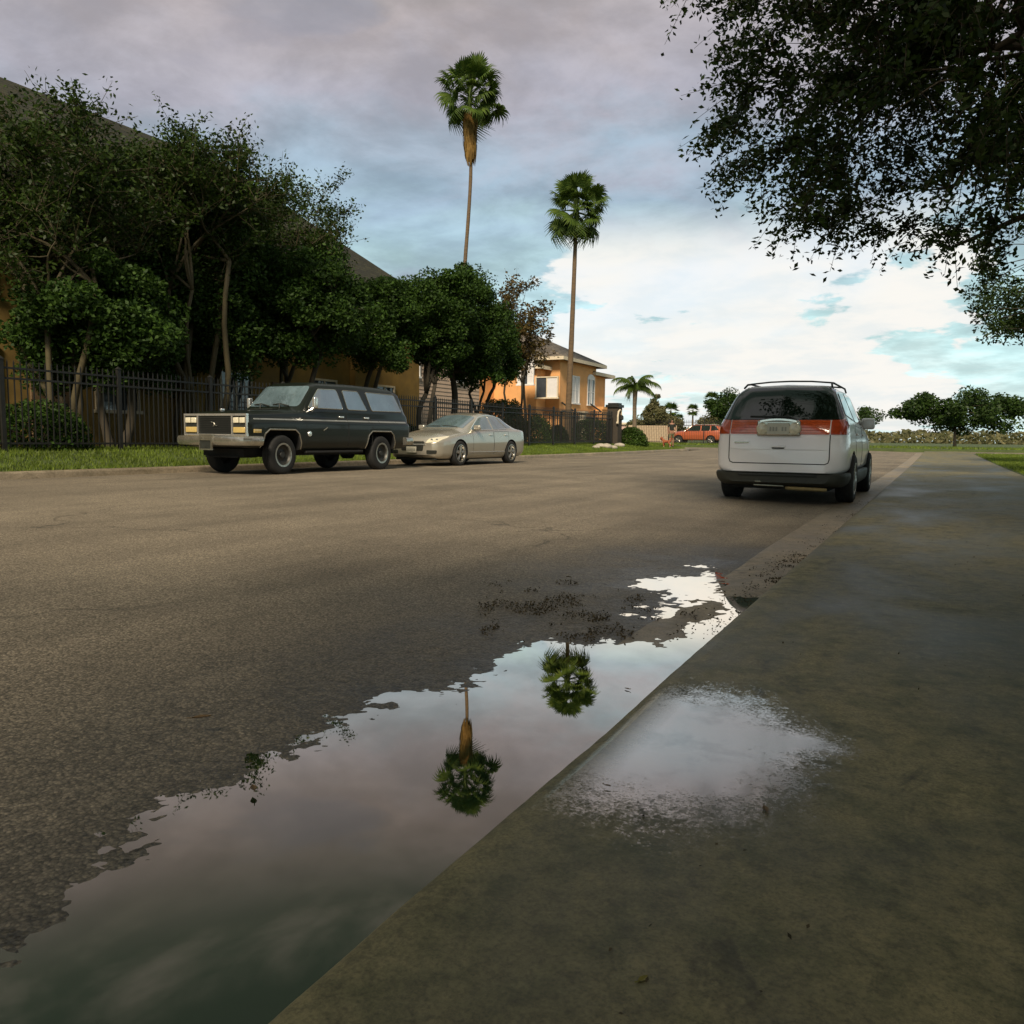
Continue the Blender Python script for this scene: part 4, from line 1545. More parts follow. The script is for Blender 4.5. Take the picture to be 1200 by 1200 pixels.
def hip_roof(parent, x0, x1, y0, y1, ze, zr, mat_, over=0.5, hx=None, hy=None, ridge_along='y', fascia=None, name='roof', end0=True, end1=True):
    """hip roof; ridge along y unless the box is wider in x"""
    X0, X1, Y0, Y1 = x0 - over, x1 + over, y0 - over, y1 + over
    mb = MB()
    xm = (X0 + X1) / 2
    ry0 = hy[0] if hy else Y0 + (X1 - X0) / 2
    ry1 = hy[1] if hy else Y1 - (X1 - X0) / 2
    if ry1 <= ry0:
        ry0 = ry1 = (Y0 + Y1) / 2
    t = 0.16
    vs = [(X0, Y0, ze), (X1, Y0, ze), (X1, Y1, ze), (X0, Y1, ze), (xm, ry0, zr), (xm, ry1, zr),
          (X0, Y0, ze - t), (X1, Y0, ze - t), (X1, Y1, ze - t), (X0, Y1, ze - t)]
    fs = [(0, 1, 4), (1, 2, 5, 4), (2, 3, 5), (3, 0, 4, 5), (0, 6, 7, 1), (1, 7, 8, 2), (2, 8, 9, 3), (3, 9, 6, 0), (9, 8, 7, 6)]
    mb.add(vs, fs)
    ro = mb.build(name, mat_, parent)
    if fascia:
        fb = MB()
        e = 0.004
        z0, z1 = ze - 0.24, ze - 0.02
        fb.box(X1 + e, X1 + e + 0.04, Y0 - 0.04, Y1 + 0.04, z0, z1)
        fb.box(X0 - e - 0.04, X0 - e, Y0 - 0.04, Y1 + 0.04, z0, z1)
        fb.box(X0 - e, X1 + e, Y0 - e - 0.04, Y0 - e, z0, z1)
        fb.box(X0 - e, X1 + e, Y1 + e, Y1 + e + 0.04, z0, z1)
        fb.build('fascia', fascia, ro)
    return ro


# apartment block at the left, with the big dark hip roof
b1 = empty('apartment_block', (0, 0, 0), 0, 'brown apartment block with a big dark hip roof behind the left trees', 'building')
mb = MB()
mb.box(-32.0, -20.0, -14.0, 28.9, 0.0, 6.35)
mb.build('wall', M['stucco_brown'], b1)
hip_roof(b1, -32.0, -20.0, -14.0, 28.9, 6.52, 11.7, M['shingle_dark'], 0.55, hy=(-8.0, 23.4), fascia=M['garage'])
for zz in (1.5, 4.2):
    for yy in (6.2, 10.6, 14.4, 18.6, 22.8, 26.4):
        window(b1, (-20.0, yy, zz), 1.2, 1.35, '+x', 2, 2, M['trim'], M['pane'])
mb = MB()
for yy in (8.4, 16.6, 24.6):
    mb = MB()
    mb.box(-20.02, -19.72, yy - 0.35, yy + 0.35, 0.3, 6.2)
    mb.build('pilaster', M['stucco_brown'], b1)
for yy in (12.5, 20.7):
    mb = MB()
    mb.box(-20.03, -19.94, yy - 0.5, yy + 0.5, 0.5, 2.65)
    d = mb.build('door', M['garage'], b1)
    mb = MB()
    mb.box(-19.938, -19.90, yy + 0.32, yy + 0.40, 1.5, 1.62)
    mb.build('handle', M['dark'], d)

# second block with pale lap siding
b2 = empty('siding_block', (0, 0, 0), 0, 'pinkish house wall with lap siding seen between the tree trunks', 'building')
mb = MB()
mb.box(-31.0, -23.5, 30.2, 40.0, 0.2, 6.0)
mb.build('wall', M['siding'], b2)
boards = bpy.data.meshes.new('board')
bmb = MB()
bmb.add([(0, -4.85, 0), (0, 4.85, 0), (0, 4.85, 0.2), (0, -4.85, 0.2), (0.035, -4.85, 0), (0.035, 4.85, 0), (0.008, 4.85, 0.2), (0.008, -4.85, 0.2)],
        [(0, 1, 2, 3), (4, 5, 6, 7), (0, 4, 5, 1), (3, 2, 6, 7), (1, 5, 6, 2), (0, 3, 7, 4)])
bme = bmb.mesh('board')
bme.materials.append(M['siding'])
for k in range(26):
    o = bpy.data.objects.new('board', bme)
    C.objects.link(o)
    o.parent = b2
    o.location = (-23.497, 35.1, 0.6 + 0.205 * k)
bmb = MB()
bmb.add([(-3.7, 0, 0), (3.7, 0, 0), (3.7, 0, 0.2), (-3.7, 0, 0.2), (-3.7, -0.035, 0), (3.7, -0.035, 0), (3.7, -0.008, 0.2), (-3.7, -0.008, 0.2)],
        [(0, 1, 2, 3), (4, 5, 6, 7), (0, 4, 5, 1), (3, 2, 6, 7), (1, 5, 6, 2), (0, 3, 7, 4)])
bme2 = bmb.mesh('board')
bme2.materials.append(M['siding'])
for k in range(26):
    o = bpy.data.objects.new('board', bme2)
    C.objects.link(o)
    o.parent = b2
    o.location = (-27.25, 30.197, 0.6 + 0.205 * k)
hip_roof(b2, -31.0, -23.5, 30.2, 40.0, 6.15, 8.6, M['shingle'], 0.45, fascia=M['trim'])
for yy in (33.2, 37.6):
    window(b2, (-23.455, yy, 3.9), 1.3, 1.3, '+x', 2, 2, M['white'], M['pane'])

# orange house at the far left corner of the street
b3 = empty('orange_house', (0, 0, 0), 0, 'orange stucco two storey house with a grey hip roof', 'house')
HX = -22.0
y0h, y1h = at_x(655, 512, HX).y, at_x(697, 512, HX).y
mb = MB()
mb.box(HX - 9.0, HX, y0h, y1h, 0.2, 5.95)
mb.build('wall', M['stucco_orange'], b3)
# front bay between the corner and the left wing
mb = MB()
mb.box(HX - 4.4, HX - 1.05, y0h - 1.3, y0h + 0.01, 0.2, 5.35)
bayw = mb.build('bay_wall', M['stucco_orange'], b3)
mb = MB()
mb.box(HX - 12.0, HX - 4.2, y0h - 3.6, y0h + 0.02, 0.2, 6.0)
mb.build('wing_wall', M['stucco_orange'], b3)
zr3 = at_x(640, 392, HX - 4.5).z
hip_roof(b3, HX - 9.0, HX, y0h - 0.2, y1h, 6.12, zr3, M['shingle'], 0.55, hy=(y0h + 1.2, y0h + 1.9), fascia=M['trim'])
hip_roof(b3, HX - 4.45, HX - 1.0, y0h - 1.35, y0h - 0.2, 5.5, 6.05, M['shingle'], 0.38, hy=(y0h - 0.5, y0h - 0.3), fascia=M['trim'], name='bay_roof')
hip_roof(b3, HX - 12.0, HX - 4.2, y0h - 3.6, y0h - 0.8, 6.15, 7.6, M['shingle'], 0.5, hy=(y0h - 2.0, y0h - 1.8), fascia=M['trim'], name='wing_roof')
mb = MB()
mb.box(HX - 9.0, HX + 0.5, y1h + 0.01, y1h + 3.2, 0.2, 2.95)
mb.box(HX - 9.1, HX + 0.62, y1h + 0.0, y1h + 3.3, 2.952, 3.15)
mb.build('porch_wall', M['stucco_orange'], b3)
hip_roof(b3, HX - 5.5, HX - 0.2, y1h - 0.2, y1h + 2.8, 5.6, 6.3, M['shingle'], 0.4, hy=(y1h + 1.0, y1h + 1.4), fascia=M['trim'], name='back_roof')
mb = MB()
mb.box(HX - 5.5, HX - 0.35, y1h + 0.01, y1h + 2.7, 3.16, 5.42)
mb.build('back_wall', M['stucco_orange'], b3)
# string course, windows
mb = MB()
mb.box(HX, HX + 0.06, y0h, y1h, 2.55, 2.75)
mb.build('string_course', M['stucco_orange'], b3)
wy2 = at_x(691, 512, HX).y
wy1 = at_x(673, 512, HX).y
window(b3, (HX, wy2, 3.25), 1.15, 1.75, '+x', 3, 2, M['white'], [M['pane'], M['blind']], arch=True)
window(b3, (HX, wy1, 3.25), 1.15, 1.75, '+x', 2, 2, M['white'], M['blind'], arch=False)
bx0, bx1 = at_y(628, 512, y0h - 1.3).x, at_y(652, 512, y0h - 1.3).x
window(b3, ((bx0 + bx1) / 2, y0h - 1.3, 3.45), min(2.2, bx1 - bx0), 1.25, '-y', 2, 1, M['trim'], [M['pane'], M['blind']])
wx3 = at_y(615, 512, y0h - 3.6).x
window(b3, (wx3, y0h - 3.6, 4.15), 1.0, 1.55, '-y', 3, 3, M['white'], [M['blind'], M['pane']])
# garage opening below and a cream porch column
mb = MB()
mb.box(HX - 0.02, HX + 0.05, y0h + 0.9, y1h - 0.7, 0.45, 2.4)
gd = mb.build('garage_door', M['garage'], b3)
for k in range(4):
    mb = MB()
    mb.box(HX + 0.052, HX + 0.075, y0h + 1.0, y1h - 0.8, 0.55 + 0.46 * k, 0.93 + 0.46 * k)
    mb.build('panel', M['garage'], gd)
for yy, zz in ((y0h + 0.2, 2.75), (y1h - 1.1, 2.85)):
    mb = MB()
    mb.tube([(HX + 0.05, yy, zz + 0.45), (HX + 0.5, yy + 0.25, zz + 0.1), (HX + 0.75, yy + 0.4, zz - 0.1)], 0.06, 6)
    mb.tube([(HX + 0.05, yy + 0.02, zz - 0.1), (HX + 0.75, yy + 0.38, zz - 0.1)], 0.04, 6)
    mb.build('awning_bracket', M['dark'], b3)
mb = MB()
mb.box(HX + 1.2, HX + 1.55, y0h + 0.5, y0h + 0.85, 0.3, 2.5)
mb.box(HX + 1.1, HX + 1.65, y0h + 0.4, y0h + 0.95, 2.502, 2.62)
mb.build('porch_column', M['trim'], b3)

# low far building, a pink strip on the skyline
b4 = empty('far_building', (0, 0, 0), 0, 'low pink building far away between the gate pillar and the feather palm', 'building')
pa, pb_ = at_d(700, 500, 150), at_d(760, 500, 150)
mb = MB()
mb.box(pa.x - 6, pb_.x + 2, pa.y, pa.y + 9, 0.2, 3.4)
mb.build('wall', mat('pink_wall', (0.60, 0.40, 0.33), 0.9, var=0.15), b4)
mb = MB()
mb.box(pa.x - 6.4, pb_.x + 2.4, pa.y - 0.4, pa.y + 9.4, 3.402, 3.75)
mb.build('roof', M['trim'], b4)
for k in range(6):
    window(b4, (pa.x - 3 + k * (pb_.x - pa.x + 4) / 5.5, pa.y, 1.2), 1.4, 1.2, '-y', 2, 1)

# beige block wall behind the far fence
wl0, wl1 = at_y(737, 505, 72), at_y(793, 505, 72)
bw_ = empty('block_wall', (0, 0, 0), 0, 'low beige block wall behind the far fence left of the person', 'wall')
mb = MB()
zt = at_y(760, 498, 72).z
bl = MB()
bl.box(-0.195, 0.195, -0.1, 0.1, 0, 0.195)
blm = bl.mesh('block')
blm.materials.append(M['wallbeige'])
x = wl0.x
row = 0
mb.box(wl0.x, wl1.x, 71.95, 72.05, 0.2, zt - 0.02)
mb.build('core', M['wallbeige'], bw_)
nb = 0
for row in range(max(3, int((zt - 0.35) / 0.2))):
    x = wl0.x + (0.2 if row % 2 == 0 else 0.4)
    while x < wl1.x - 0.1 and nb < 300:
        o = bpy.data.objects.new('block', blm)
        C.objects.link(o)
        o.parent = bw_
        o.location = (x, 71.93 + rng.uniform(-0.008, 0.008), 0.35 + row * 0.2)
        x += 0.4
        nb += 1

# ------------------------------------------------------------------ fences
M['fence'] = mat('black_fence', (0.012, 0.012, 0.010), 0.55, var=0.3, scale=10)


def shared(name, mb, m):
    me = mb.mesh(name)
    me.materials.append(m)
    return me


def fence(name, a, b, zf, h, label, gap=0.125, post_gap=2.45, rails=(0.16, -0.30, -0.10), max_pickets=300, group=None, seed=3):
    """posts, rails for each bay and pickets between two ground points"""
    a, b = Vector(a), Vector(b)
    L = (b - a).length
    u = (b - a) / L
    rz = math.atan2(u.y, u.x)
    root = empty(name, (0, 0, 0), 0, label, 'fence', group)
    pm = MB().box(-0.04, 0.04, -0.04, 0.04, -0.15, h + 0.06)
    pm.add([(-0.055, -0.055, h + 0.062), (0.055, -0.055, h + 0.062), (0.055, 0.055, h + 0.062), (-0.055, 0.055, h + 0.062), (0, 0, h + 0.13)], [(3, 2, 1, 0), (0, 1, 4), (1, 2, 4), (2, 3, 4), (3, 0, 4)])
    pme = shared('post', pm, M['fence'])
    nb = max(1, round(L / post_gap))
    bay = L / nb
    rme = shared('rail', MB().box(0.041, bay - 0.041, -0.018, 0.018, -0.02, 0.02), M['fence'])
    kb = MB().box(-0.010, 0.010, -0.010, 0.010, 0.08, h)
    kb.add([(-0.011, -0.011, h + 0.001), (0.011, -0.011, h + 0.001), (0.011, 0.011, h + 0.001), (-0.011, 0.011, h + 0.001), (0, 0, h + 0.07)], [(0, 1, 4), (1, 2, 4), (2, 3, 4), (3, 0, 4), (3, 2, 1, 0)])
    kme = shared('picket', kb, M['fence'])

    def put(me, nm, p, z, tilt=0):
        o = bpy.data.objects.new(nm, me)
        C.objects.link(o)
        o.parent = root
        o.location = (p.x, p.y, z)
        o.rotation_euler = (0, tilt, rz)
        return o
    for i in range(nb + 1):
        p = a + u * bay * i
        put(pme, 'post', p, zf(p.x, p.y))
    pk = []
    for i in range(nb):
        p, q = a + u * bay * i, a + u * bay * (i + 1)
        z0, z1 = zf(p.x, p.y), zf(q.x, q.y)
        for r in rails:
            put(rme, 'rail', p, z0 + (r if r > 0 else h + r), -math.atan2(z1 - z0, bay))
        m = int(bay / gap)
        for k in range(1, m):
            s = p + (q - p) * (k / m)
            pk.append((s, z0 + (z1 - z0) * k / m))
    pk.sort(key=lambda t: -(project((t[0].x, t[0].y, 1.2))[2] > 0) * 1000 + (t[0] - EYE).length + (300 if not (-60 < project((t[0].x, t[0].y, 1.2))[0] < 1260) else 0))
    rest = MB()
    for i, (s, z) in enumerate(pk):
        if i < max_pickets:
            put(kme, 'picket', s, z)
        else:
            cs_, sn = math.cos(rz), math.sin(rz)
            rest.add([(s.x + v[0] * cs_ - v[1] * sn, s.y + v[0] * sn + v[1] * cs_, z + v[2]) for v in kb.v], kb.f)
    if rest.v:
        rest.build('pickets', M['fence'], root, kind='stuff')
    return root


FX = -16.0
FE = at_x(716, 512, FX)
fence('iron_fence', (FX, -6, 0), (FX, FE.y, 0), lambda x, y: gz(x, y), 1.72, 'long black iron fence along the lawn behind the parked cars')
fence('iron_fence', (FX - 0.15, FE.y, 0), (FX - 6, FE.y + 0.2, 0), lambda x, y: gz(x, y), 1.72, 'short return of black fence running back from the gate pillar', max_pickets=60)
fl0, fl1 = at_y(744, 500, 66.0), at_y(1010, 500, 66.0)
fence('far_fence', (fl0.x, 66, 0), (fl1.x, 66, 0), lambda x, y: gz(x, y), 2.0, 'dark fence across the far end of the street in front of the orange car', gap=0.15, post_gap=3.0, rails=(0.2, -0.15, -0.42))

# gate pillar at the fence end, with a pale curved bracket
gp = empty('gate_pillar', (FX - 0.1, FE.y + 0.75, gz(FX, FE.y)), 0, 'dark square pillar with a pale curved lamp bracket at the fence end', 'pillar')
mb = MB()
mb.box(-0.32, 0.32, -0.32, 0.32, -0.2, 2.05)
mb.build('shaft', mat('dark_stone', (0.05, 0.04, 0.028), 0.9, var=0.3, scale=8, bscale=20, bstr=0.4), gp)
mb = MB()
mb.box(-0.40, 0.40, -0.40, 0.40, 2.052, 2.2)
mb.box(-0.30, 0.30, -0.30, 0.30, 2.202, 2.3)
mb.build('cap', M['dark'], gp)
mb = MB()
mb.tube([(0.36, -0.45, 1.2), (0.36, -0.45, 1.55), (0.36, -0.36, 1.8), (0.36, -0.16, 1.92), (0.36, 0.06, 1.84), (0.36, 0.12, 1.65)], 0.05, 8)
mb.tube([(0.30, -0.45, 1.2), (0.40, -0.45, 1.2)], 0.07, 8)
mb.build('lamp_bracket', M['trim'], gp)
mb = MB()
mb.lathe([(0.02, 1.66), (0.12, 1.58), (0.13, 1.40), (0.03, 1.34)], 10, o=(0.36, 0.12, 0))
mb.build('lantern', M['dark'], gp)

# pale stones in the bare strip by the fence end
M['stone'] = mat('pale_stone', (0.42, 0.37, 0.29), 0.9, var=0.3, scale=6, bscale=14, bstr=0.5)
for i, (px, py, r) in enumerate(((704, 519, 0.22), (711, 518, 0.28), (718, 520, 0.20), (726, 522, 0.24), (699, 522, 0.17))):
    p = at_x(px, 512, -15.2 + 0.25 * (i % 3))
    gg = np.random.default_rng(900 + i)
    bm = bmesh.new()
    bmesh.ops.create_icosphere(bm, subdivisions=3, radius=r)
    for v in bm.verts:
        n_ = v.co.normalized()
        v.co *= 1 + 0.22 * float(fbm(np.array(n_.x * 2 + i), np.array(n_.y * 2 + n_.z), 3))
        v.co.z *= 0.6
        v.co.x *= 1.3
    me = bpy.data.meshes.new('stone')
    bm.to_mesh(me)
    bm.free()
    o = link('stone', me, M['stone'], smooth=True)
    o.location = (p.x, p.y, gz(p.x, p.y) + r * 0.25)
    o.rotation_euler = (0, 0, gg.uniform(0, 3))
    tag(o, ('pale stone nearest the fence end', 'largest pale stone in the bare strip', 'pale flat stone beside the rounded bush', 'pale stone in front of the rounded bush', 'small pale stone on the lawn edge')[i], 'stone', 'pale stones by the fence end')

# ------------------------------------------------------------------ leaf litter (uncountable) and a few single fallen leaves
M['litter'] = leaf_mat('litter', (0.022, 0.018, 0.009), (0.085, 0.062, 0.030), 0.0, 0.8)
g = np.random.default_rng(55)
n = 2600
yy = np.concatenate([g.normal(5.5, 0.8, 1900), g.uniform(0.8, 13, 700)])
xx = XR - np.abs(g.normal(0, 0.10, n)) - 0.01
clump = vnoise(yy * 3.1, xx * 4) + vnoise(yy * 9, xx * 9) * 0.6
k = (clump > 0.02) & (yy > 3.6) | ((g.uniform(0, 1, n) < 0.05) & (yy > 3.4))
P = np.stack([xx[k], yy[k], np.zeros(k.sum())], 1)
isl = np.array([[*at_z(a_, b_, 0.0)][:2] for a_, b_ in zip(g.uniform(560, 850, 11000), g.uniform(670, 760, 11000))])
cl = vnoise(isl[:, 0] * 9, isl[:, 1] * 5) + 0.5 * vnoise(isl[:, 0] * 30, isl[:, 1] * 22)
rz_ = road_z(isl[:, 0], isl[:, 1])
ic = at_z(722, 721, 0.0)
rad_ = np.hypot((isl[:, 0] - ic.x) / 0.75, (isl[:, 1] - ic.y) / 0.62)
ok = (cl > -0.30 + 0.55 * rad_) & (rz_ > 0.002) & (isl[:, 0] < XR - 0.02)
isl = np.column_stack([isl[ok], np.zeros(ok.sum())])
P = np.vstack([P, isl])
P[:, 2] = np.maximum(road_z(P[:, 0], P[:, 1]), 0.0) + g.uniform(0.003, 0.018, len(P))
V, F = leaf_quads(P, 0.0145, 0.0085, g, up=1.2)
tag(link('leaf_litter', mesh_np('leaf_litter', V, F), M['litter'], kind='stuff'), 'dark crumbs of leaf litter washed up along the kerb and between the pools', 'litter')
n = 500
P = np.stack([g.uniform(-0.55, 1.4, n), g.uniform(0.7, 9, n), np.zeros(n)], 1)
k = vnoise(P[:, 0] * 3, P[:, 1] * 1.7) > 0.12
P = P[k]
P[:, 2] = walk_z(P[:, 0], P[:, 1]) + 0.003
V, F = leaf_quads(P, 0.011, 0.006, g, up=6.0)
tag(link('leaf_crumbs', mesh_np('leaf_crumbs', V, F), M['litter'], kind='stuff'), 'dark crumbs and specks scattered over the wet pavement', 'litter')


def fallen_leaf(px, py, z, size, mt, label, rot):
    p = at_z(px, py, z)
    mb = MB()
    prof_ = [(-0.5, 0.0), (-0.3, 0.16), (0.0, 0.24), (0.28, 0.15), (0.55, 0.0)]
    vs = []
    for t, w in prof_:
        cz = 0.10 * t * t
        vs += [(t, -w, cz + 0.05 + w * 0.2), (t, 0, cz), (t, w, cz + 0.05 + w * 0.2)]
    top = [(x * size, y * size, zz * size + 0.003) for x, y, zz in vs]
    bot = [(x, y, zz - 0.0008) for x, y, zz in top]
    fs = []
    for i in range(4):
        for j in range(2):
            q = (i * 3 + j, (i + 1) * 3 + j, (i + 1) * 3 + j + 1, i * 3 + j + 1)
            fs += [q, tuple(15 + x for x in reversed(q))]
    mb.add(top + bot, fs)
    mb.tube([(-0.5 * size, 0, 0.004 + 0.025 * size), (-0.8 * size, 0.05 * size, 0.006)], 0.0012, 4)
    o = mb.build('fallen_leaf', mt, smooth=True)
    o.location = p
    o.rotation_euler = (0, 0, rot)
    tag(o, label, 'leaf', 'single fallen leaves')


M['leaf_red'] = mat('red_leaf', (0.16, 0.045, 0.018), 0.7, var=0.4, scale=60)
M['leaf_yellow'] = mat('yellow_leaf', (0.20, 0.17, 0.03), 0.6, var=0.3, scale=60)
M['leaf_dry'] = mat('dry_leaf', (0.14, 0.085, 0.035), 0.8, var=0.4, scale=60)
fallen_leaf(846, 682, 0.03, 0.032, M['leaf_red'], 'small red leaf on the gutter edge beside the upper pool', 0.4)
fallen_leaf(753, 1150, 0.135, 0.020, M['leaf_yellow'], 'tiny yellow leaf low on the dark pavement', 1.2)
fallen_leaf(897, 950, 0.135, 0.028, M['leaf_dry'], 'pale dry leaf on the pavement below the wet patch', 2.0)
fallen_leaf(712, 922, 0.135, 0.014, M['leaf_dry'], 'tiny dry leaf just below the bright wet patch', 0.2)
fallen_leaf(236, 842, 0.07, 0.05, M['leaf_dry'], 'dry leaf lying on the wet asphalt left of the puddle', 0.9)
fallen_leaf(297, 925, 0.012, 0.035, M['leaf_dry'], 'brown leaf stranded on the edge of the puddle', 2.5)
fallen_leaf(735, 808, 0.001, 0.02, M['leaf_dry'], 'small leaf floating on the puddle near the pavement', 2.9)
# ------------------------------------------------------------------ vehicles
def paint(name, col, flake=0.15, rough=0.28, metal=0.0, dirt=0.35, coat=0.8):
    m, n, b = new_mat(name)
    tcn = n.nodes.new('ShaderNodeTexCoord')
    nz = noise_node(n, 3.0, 5, 0.65, tcn.outputs['Object'])
    n2 = noise_node(n, 22.0, 4, 0.7, tcn.outputs['Object'])
    sp = n.nodes.new('ShaderNodeSeparateXYZ')
    n.links.new(tcn.outputs['Object'], sp.inputs[0])
    low = mapr(n, sp.outputs[2], 0.25, 0.85, 1.0, 0.0)     # road film thrown up from the wheels
    f = fmath(n, 'MULTIPLY', fmath(n, 'MULTIPLY', low, mapr(n, nz, 0.25, 0.7)), dirt)
    f = fmath(n, 'ADD', f, fmath(n, 'MULTIPLY', mapr(n, n2, 0.5, 0.8), dirt * 0.15))
    c = mixc(n, f, col, (0.12, 0.095, 0.06))
    n.links.new(c, b.inputs['Base Color'])
    b.inputs['Metallic'].default_value = metal
    n.links.new(mapr(n, f, 0, 0.4, rough, 0.7), b.inputs['Roughness'])
    b.inputs['Coat Weight'].default_value = coat
    b.inputs['Coat Roughness'].default_value = 0.05
    return m


M['paint_black'] = paint('black_green_paint', (0.006, 0.009, 0.005), rough=0.40, dirt=0.06, coat=0.35)
M['paint_black'].node_tree.nodes['Principled BSDF'].inputs['Specular IOR Level'].default_value = 0.32
M['paint_gold'] = paint('silver_gold_paint', (0.47, 0.435, 0.355), rough=0.26, metal=0.55, dirt=0.22)
M['paint_white'] = paint('white_car_paint', (0.90, 0.865, 0.85), rough=0.3, dirt=0.12)
M['paint_orange'] = paint('orange_paint', (0.40, 0.085, 0.026), rough=0.4, dirt=0.3)
M['chrome'] = mat('chrome', (0.84, 0.83, 0.79), 0.2, metal=0.8, var=0.12, scale=9)
M['chrome_dull'] = mat('dull_chrome', (0.48, 0.455, 0.38), 0.24, metal=0.85, var=0.2, scale=9)
M['glass_sky_tint'] = glass_mat('windshield_glass', (0.105, 0.15, 0.165), 0.03, 3.0)  # pale blue base colour stands in for sky reflected in the glass
M['glass_dark'] = glass_mat('tinted_glass', (0.008, 0.014, 0.009), 0.02, 1.75)
M['tyre'] = mat('tyre_rubber', (0.014, 0.014, 0.013), 0.85, var=0.3, scale=20, bscale=60, bstr=0.3)
M['rim'] = mat('alloy', (0.42, 0.40, 0.35), 0.3, metal=0.9, var=0.2, scale=20)
M['rim_dark'] = mat('dark_steel_rim', (0.05, 0.05, 0.045), 0.5, metal=0.6, var=0.3, scale=20)
M['plastic'] = mat('dark_plastic', (0.018, 0.020, 0.015), 0.6, var=0.3, scale=12)
M['clad'] = mat('grey_cladding', (0.035, 0.036, 0.026), 0.6, var=0.35, scale=6)
M['under'] = mat('underbody', (0.010, 0.010, 0.009), 0.9, var=0.3)
M['lamp'] = mat('lamp_lens', (0.72, 0.66, 0.48), 0.12, var=0.25, scale=30, coat=1.0)
M['amber'] = mat('amber_lens', (0.55, 0.40, 0.14), 0.15, var=0.2, scale=30, coat=1.0)
M['red_lens'] = mat('red_lens', (0.58, 0.095, 0.022), 0.14, var=0.25, scale=26, coat=1.0)
M['red_dark'] = mat('dark_red_lens', (0.44, 0.062, 0.016), 0.14, var=0.25, scale=26, coat=1.0)
M['sheen_trim'] = mat('silver_sheen_trim', (0.34, 0.34, 0.32), 0.3, metal=0.5, var=0.15, scale=3)  # silver of chrome trim and of sky reflection put into the colour
M['plate'] = mat('number_plate', (0.52, 0.50, 0.40), 0.5, var=0.1, scale=10)
M['plate_mark'] = mat('plate_ink', (0.30, 0.30, 0.25), 0.6, var=0.2)
M['rust'] = mat('tan_muffler', (0.30, 0.22, 0.09), 0.6, metal=0.3, var=0.3, scale=12)


def fillet(pts, rad, k=4):
    out = [pts[0]]
    for i in range(1, len(pts) - 1):
        p, a, b = np.array(pts[i]), np.array(pts[i - 1]), np.array(pts[i + 1])
        la, lb = np.linalg.norm(a - p), np.linalg.norm(b - p)
        r = min(rad[i], 0.45 * la, 0.45 * lb)
        p0, p1 = p + (a - p) / max(la, 1e-6) * r, p + (b - p) / max(lb, 1e-6) * r
        for j in range(k):
            t = j / (k - 1)
            out.append(tuple(p0 * (1 - t) ** 2 + p * 2 * t * (1 - t) + p1 * t * t))
    out.append(pts[-1])
    return np.array(out)


def loft(stations, rad, step=0.025, smooth=4):
    """stations: (y, half profile from the floor's middle to the roof's middle)"""
    st = sorted(stations, key=lambda s: s[0])
    ys = np.array([s[0] for s in st])
    A = np.array([s[1] for s in st], float)
    n = int((ys[-1] - ys[0]) / step) + 1
    yd = np.linspace(ys[0], ys[-1], n)
    D = np.empty((n, A.shape[1], 2))
    for i in range(A.shape[1]):
        for c in range(2):
            v = np.interp(yd, ys, A[:, i, c])
            for _ in range(smooth):
                v[1:-1] = 0.25 * v[:-2] + 0.5 * v[1:-1] + 0.25 * v[2:]
            D[:, i, c] = v
    rings = []
    for s in range(n):
        h = fillet([tuple(p) for p in D[s]], rad)
        # subdivide long runs so that panels follow the curve
        full = [(x, z) for x, z in h] + [(-x, z) for x, z in h[-2:0:-1]]
        rings.append(full)
    R = np.array(rings)
    m = R.shape[1]
    V = np.concatenate([R[:, :, :1], np.repeat(yd[:, None, None], m, 1), R[:, :, 1:]], 2).reshape(-1, 3)
    F = []
    for s in range(n - 1):
        for k in range(m):
            l = (k + 1) % m
            F.append((s * m + k, s * m + l, (s + 1) * m + l, (s + 1) * m + k))
    F.append(tuple(range(m)))
    F.append(tuple((n - 1) * m + k for k in range(m)))
    me = bpy.data.meshes.new('body')
    me.from_pydata(V.tolist(), [], F)
    bm = bmesh.new()
    bm.from_mesh(me)
    bmesh.ops.remove_doubles(bm, verts=bm.verts, dist=1e-5)
    bmesh.ops.recalc_face_normals(bm, faces=bm.faces)
    bm.to_mesh(me)
    bm.free()
    return me


def cut(me, cutters, m_body, m_in, sharp=28):
    """cut the wheel openings out of the body"""
    me.materials.append(m_body)
    me.materials.append(m_in)
    o = bpy.data.objects.new('tmp', me)
    C.objects.link(o)
    tmp = []
    for mb in cutters:
        cme = mb.mesh('cut')
        cme.materials.append(m_in)
        co = bpy.data.objects.new('cut', cme)
        C.objects.link(co)
        tmp.append(co)
        md = o.modifiers.new('b', 'BOOLEAN')
        md.operation = 'DIFFERENCE'
        md.object = co
        md.solver = 'EXACT'
        md.material_mode = 'TRANSFER'
    dg = bpy.context.evaluated_depsgraph_get()
    res = bpy.data.meshes.new_from_object(o.evaluated_get(dg))
    for t in tmp + [o]:
        bpy.data.objects.remove(t)
    return res


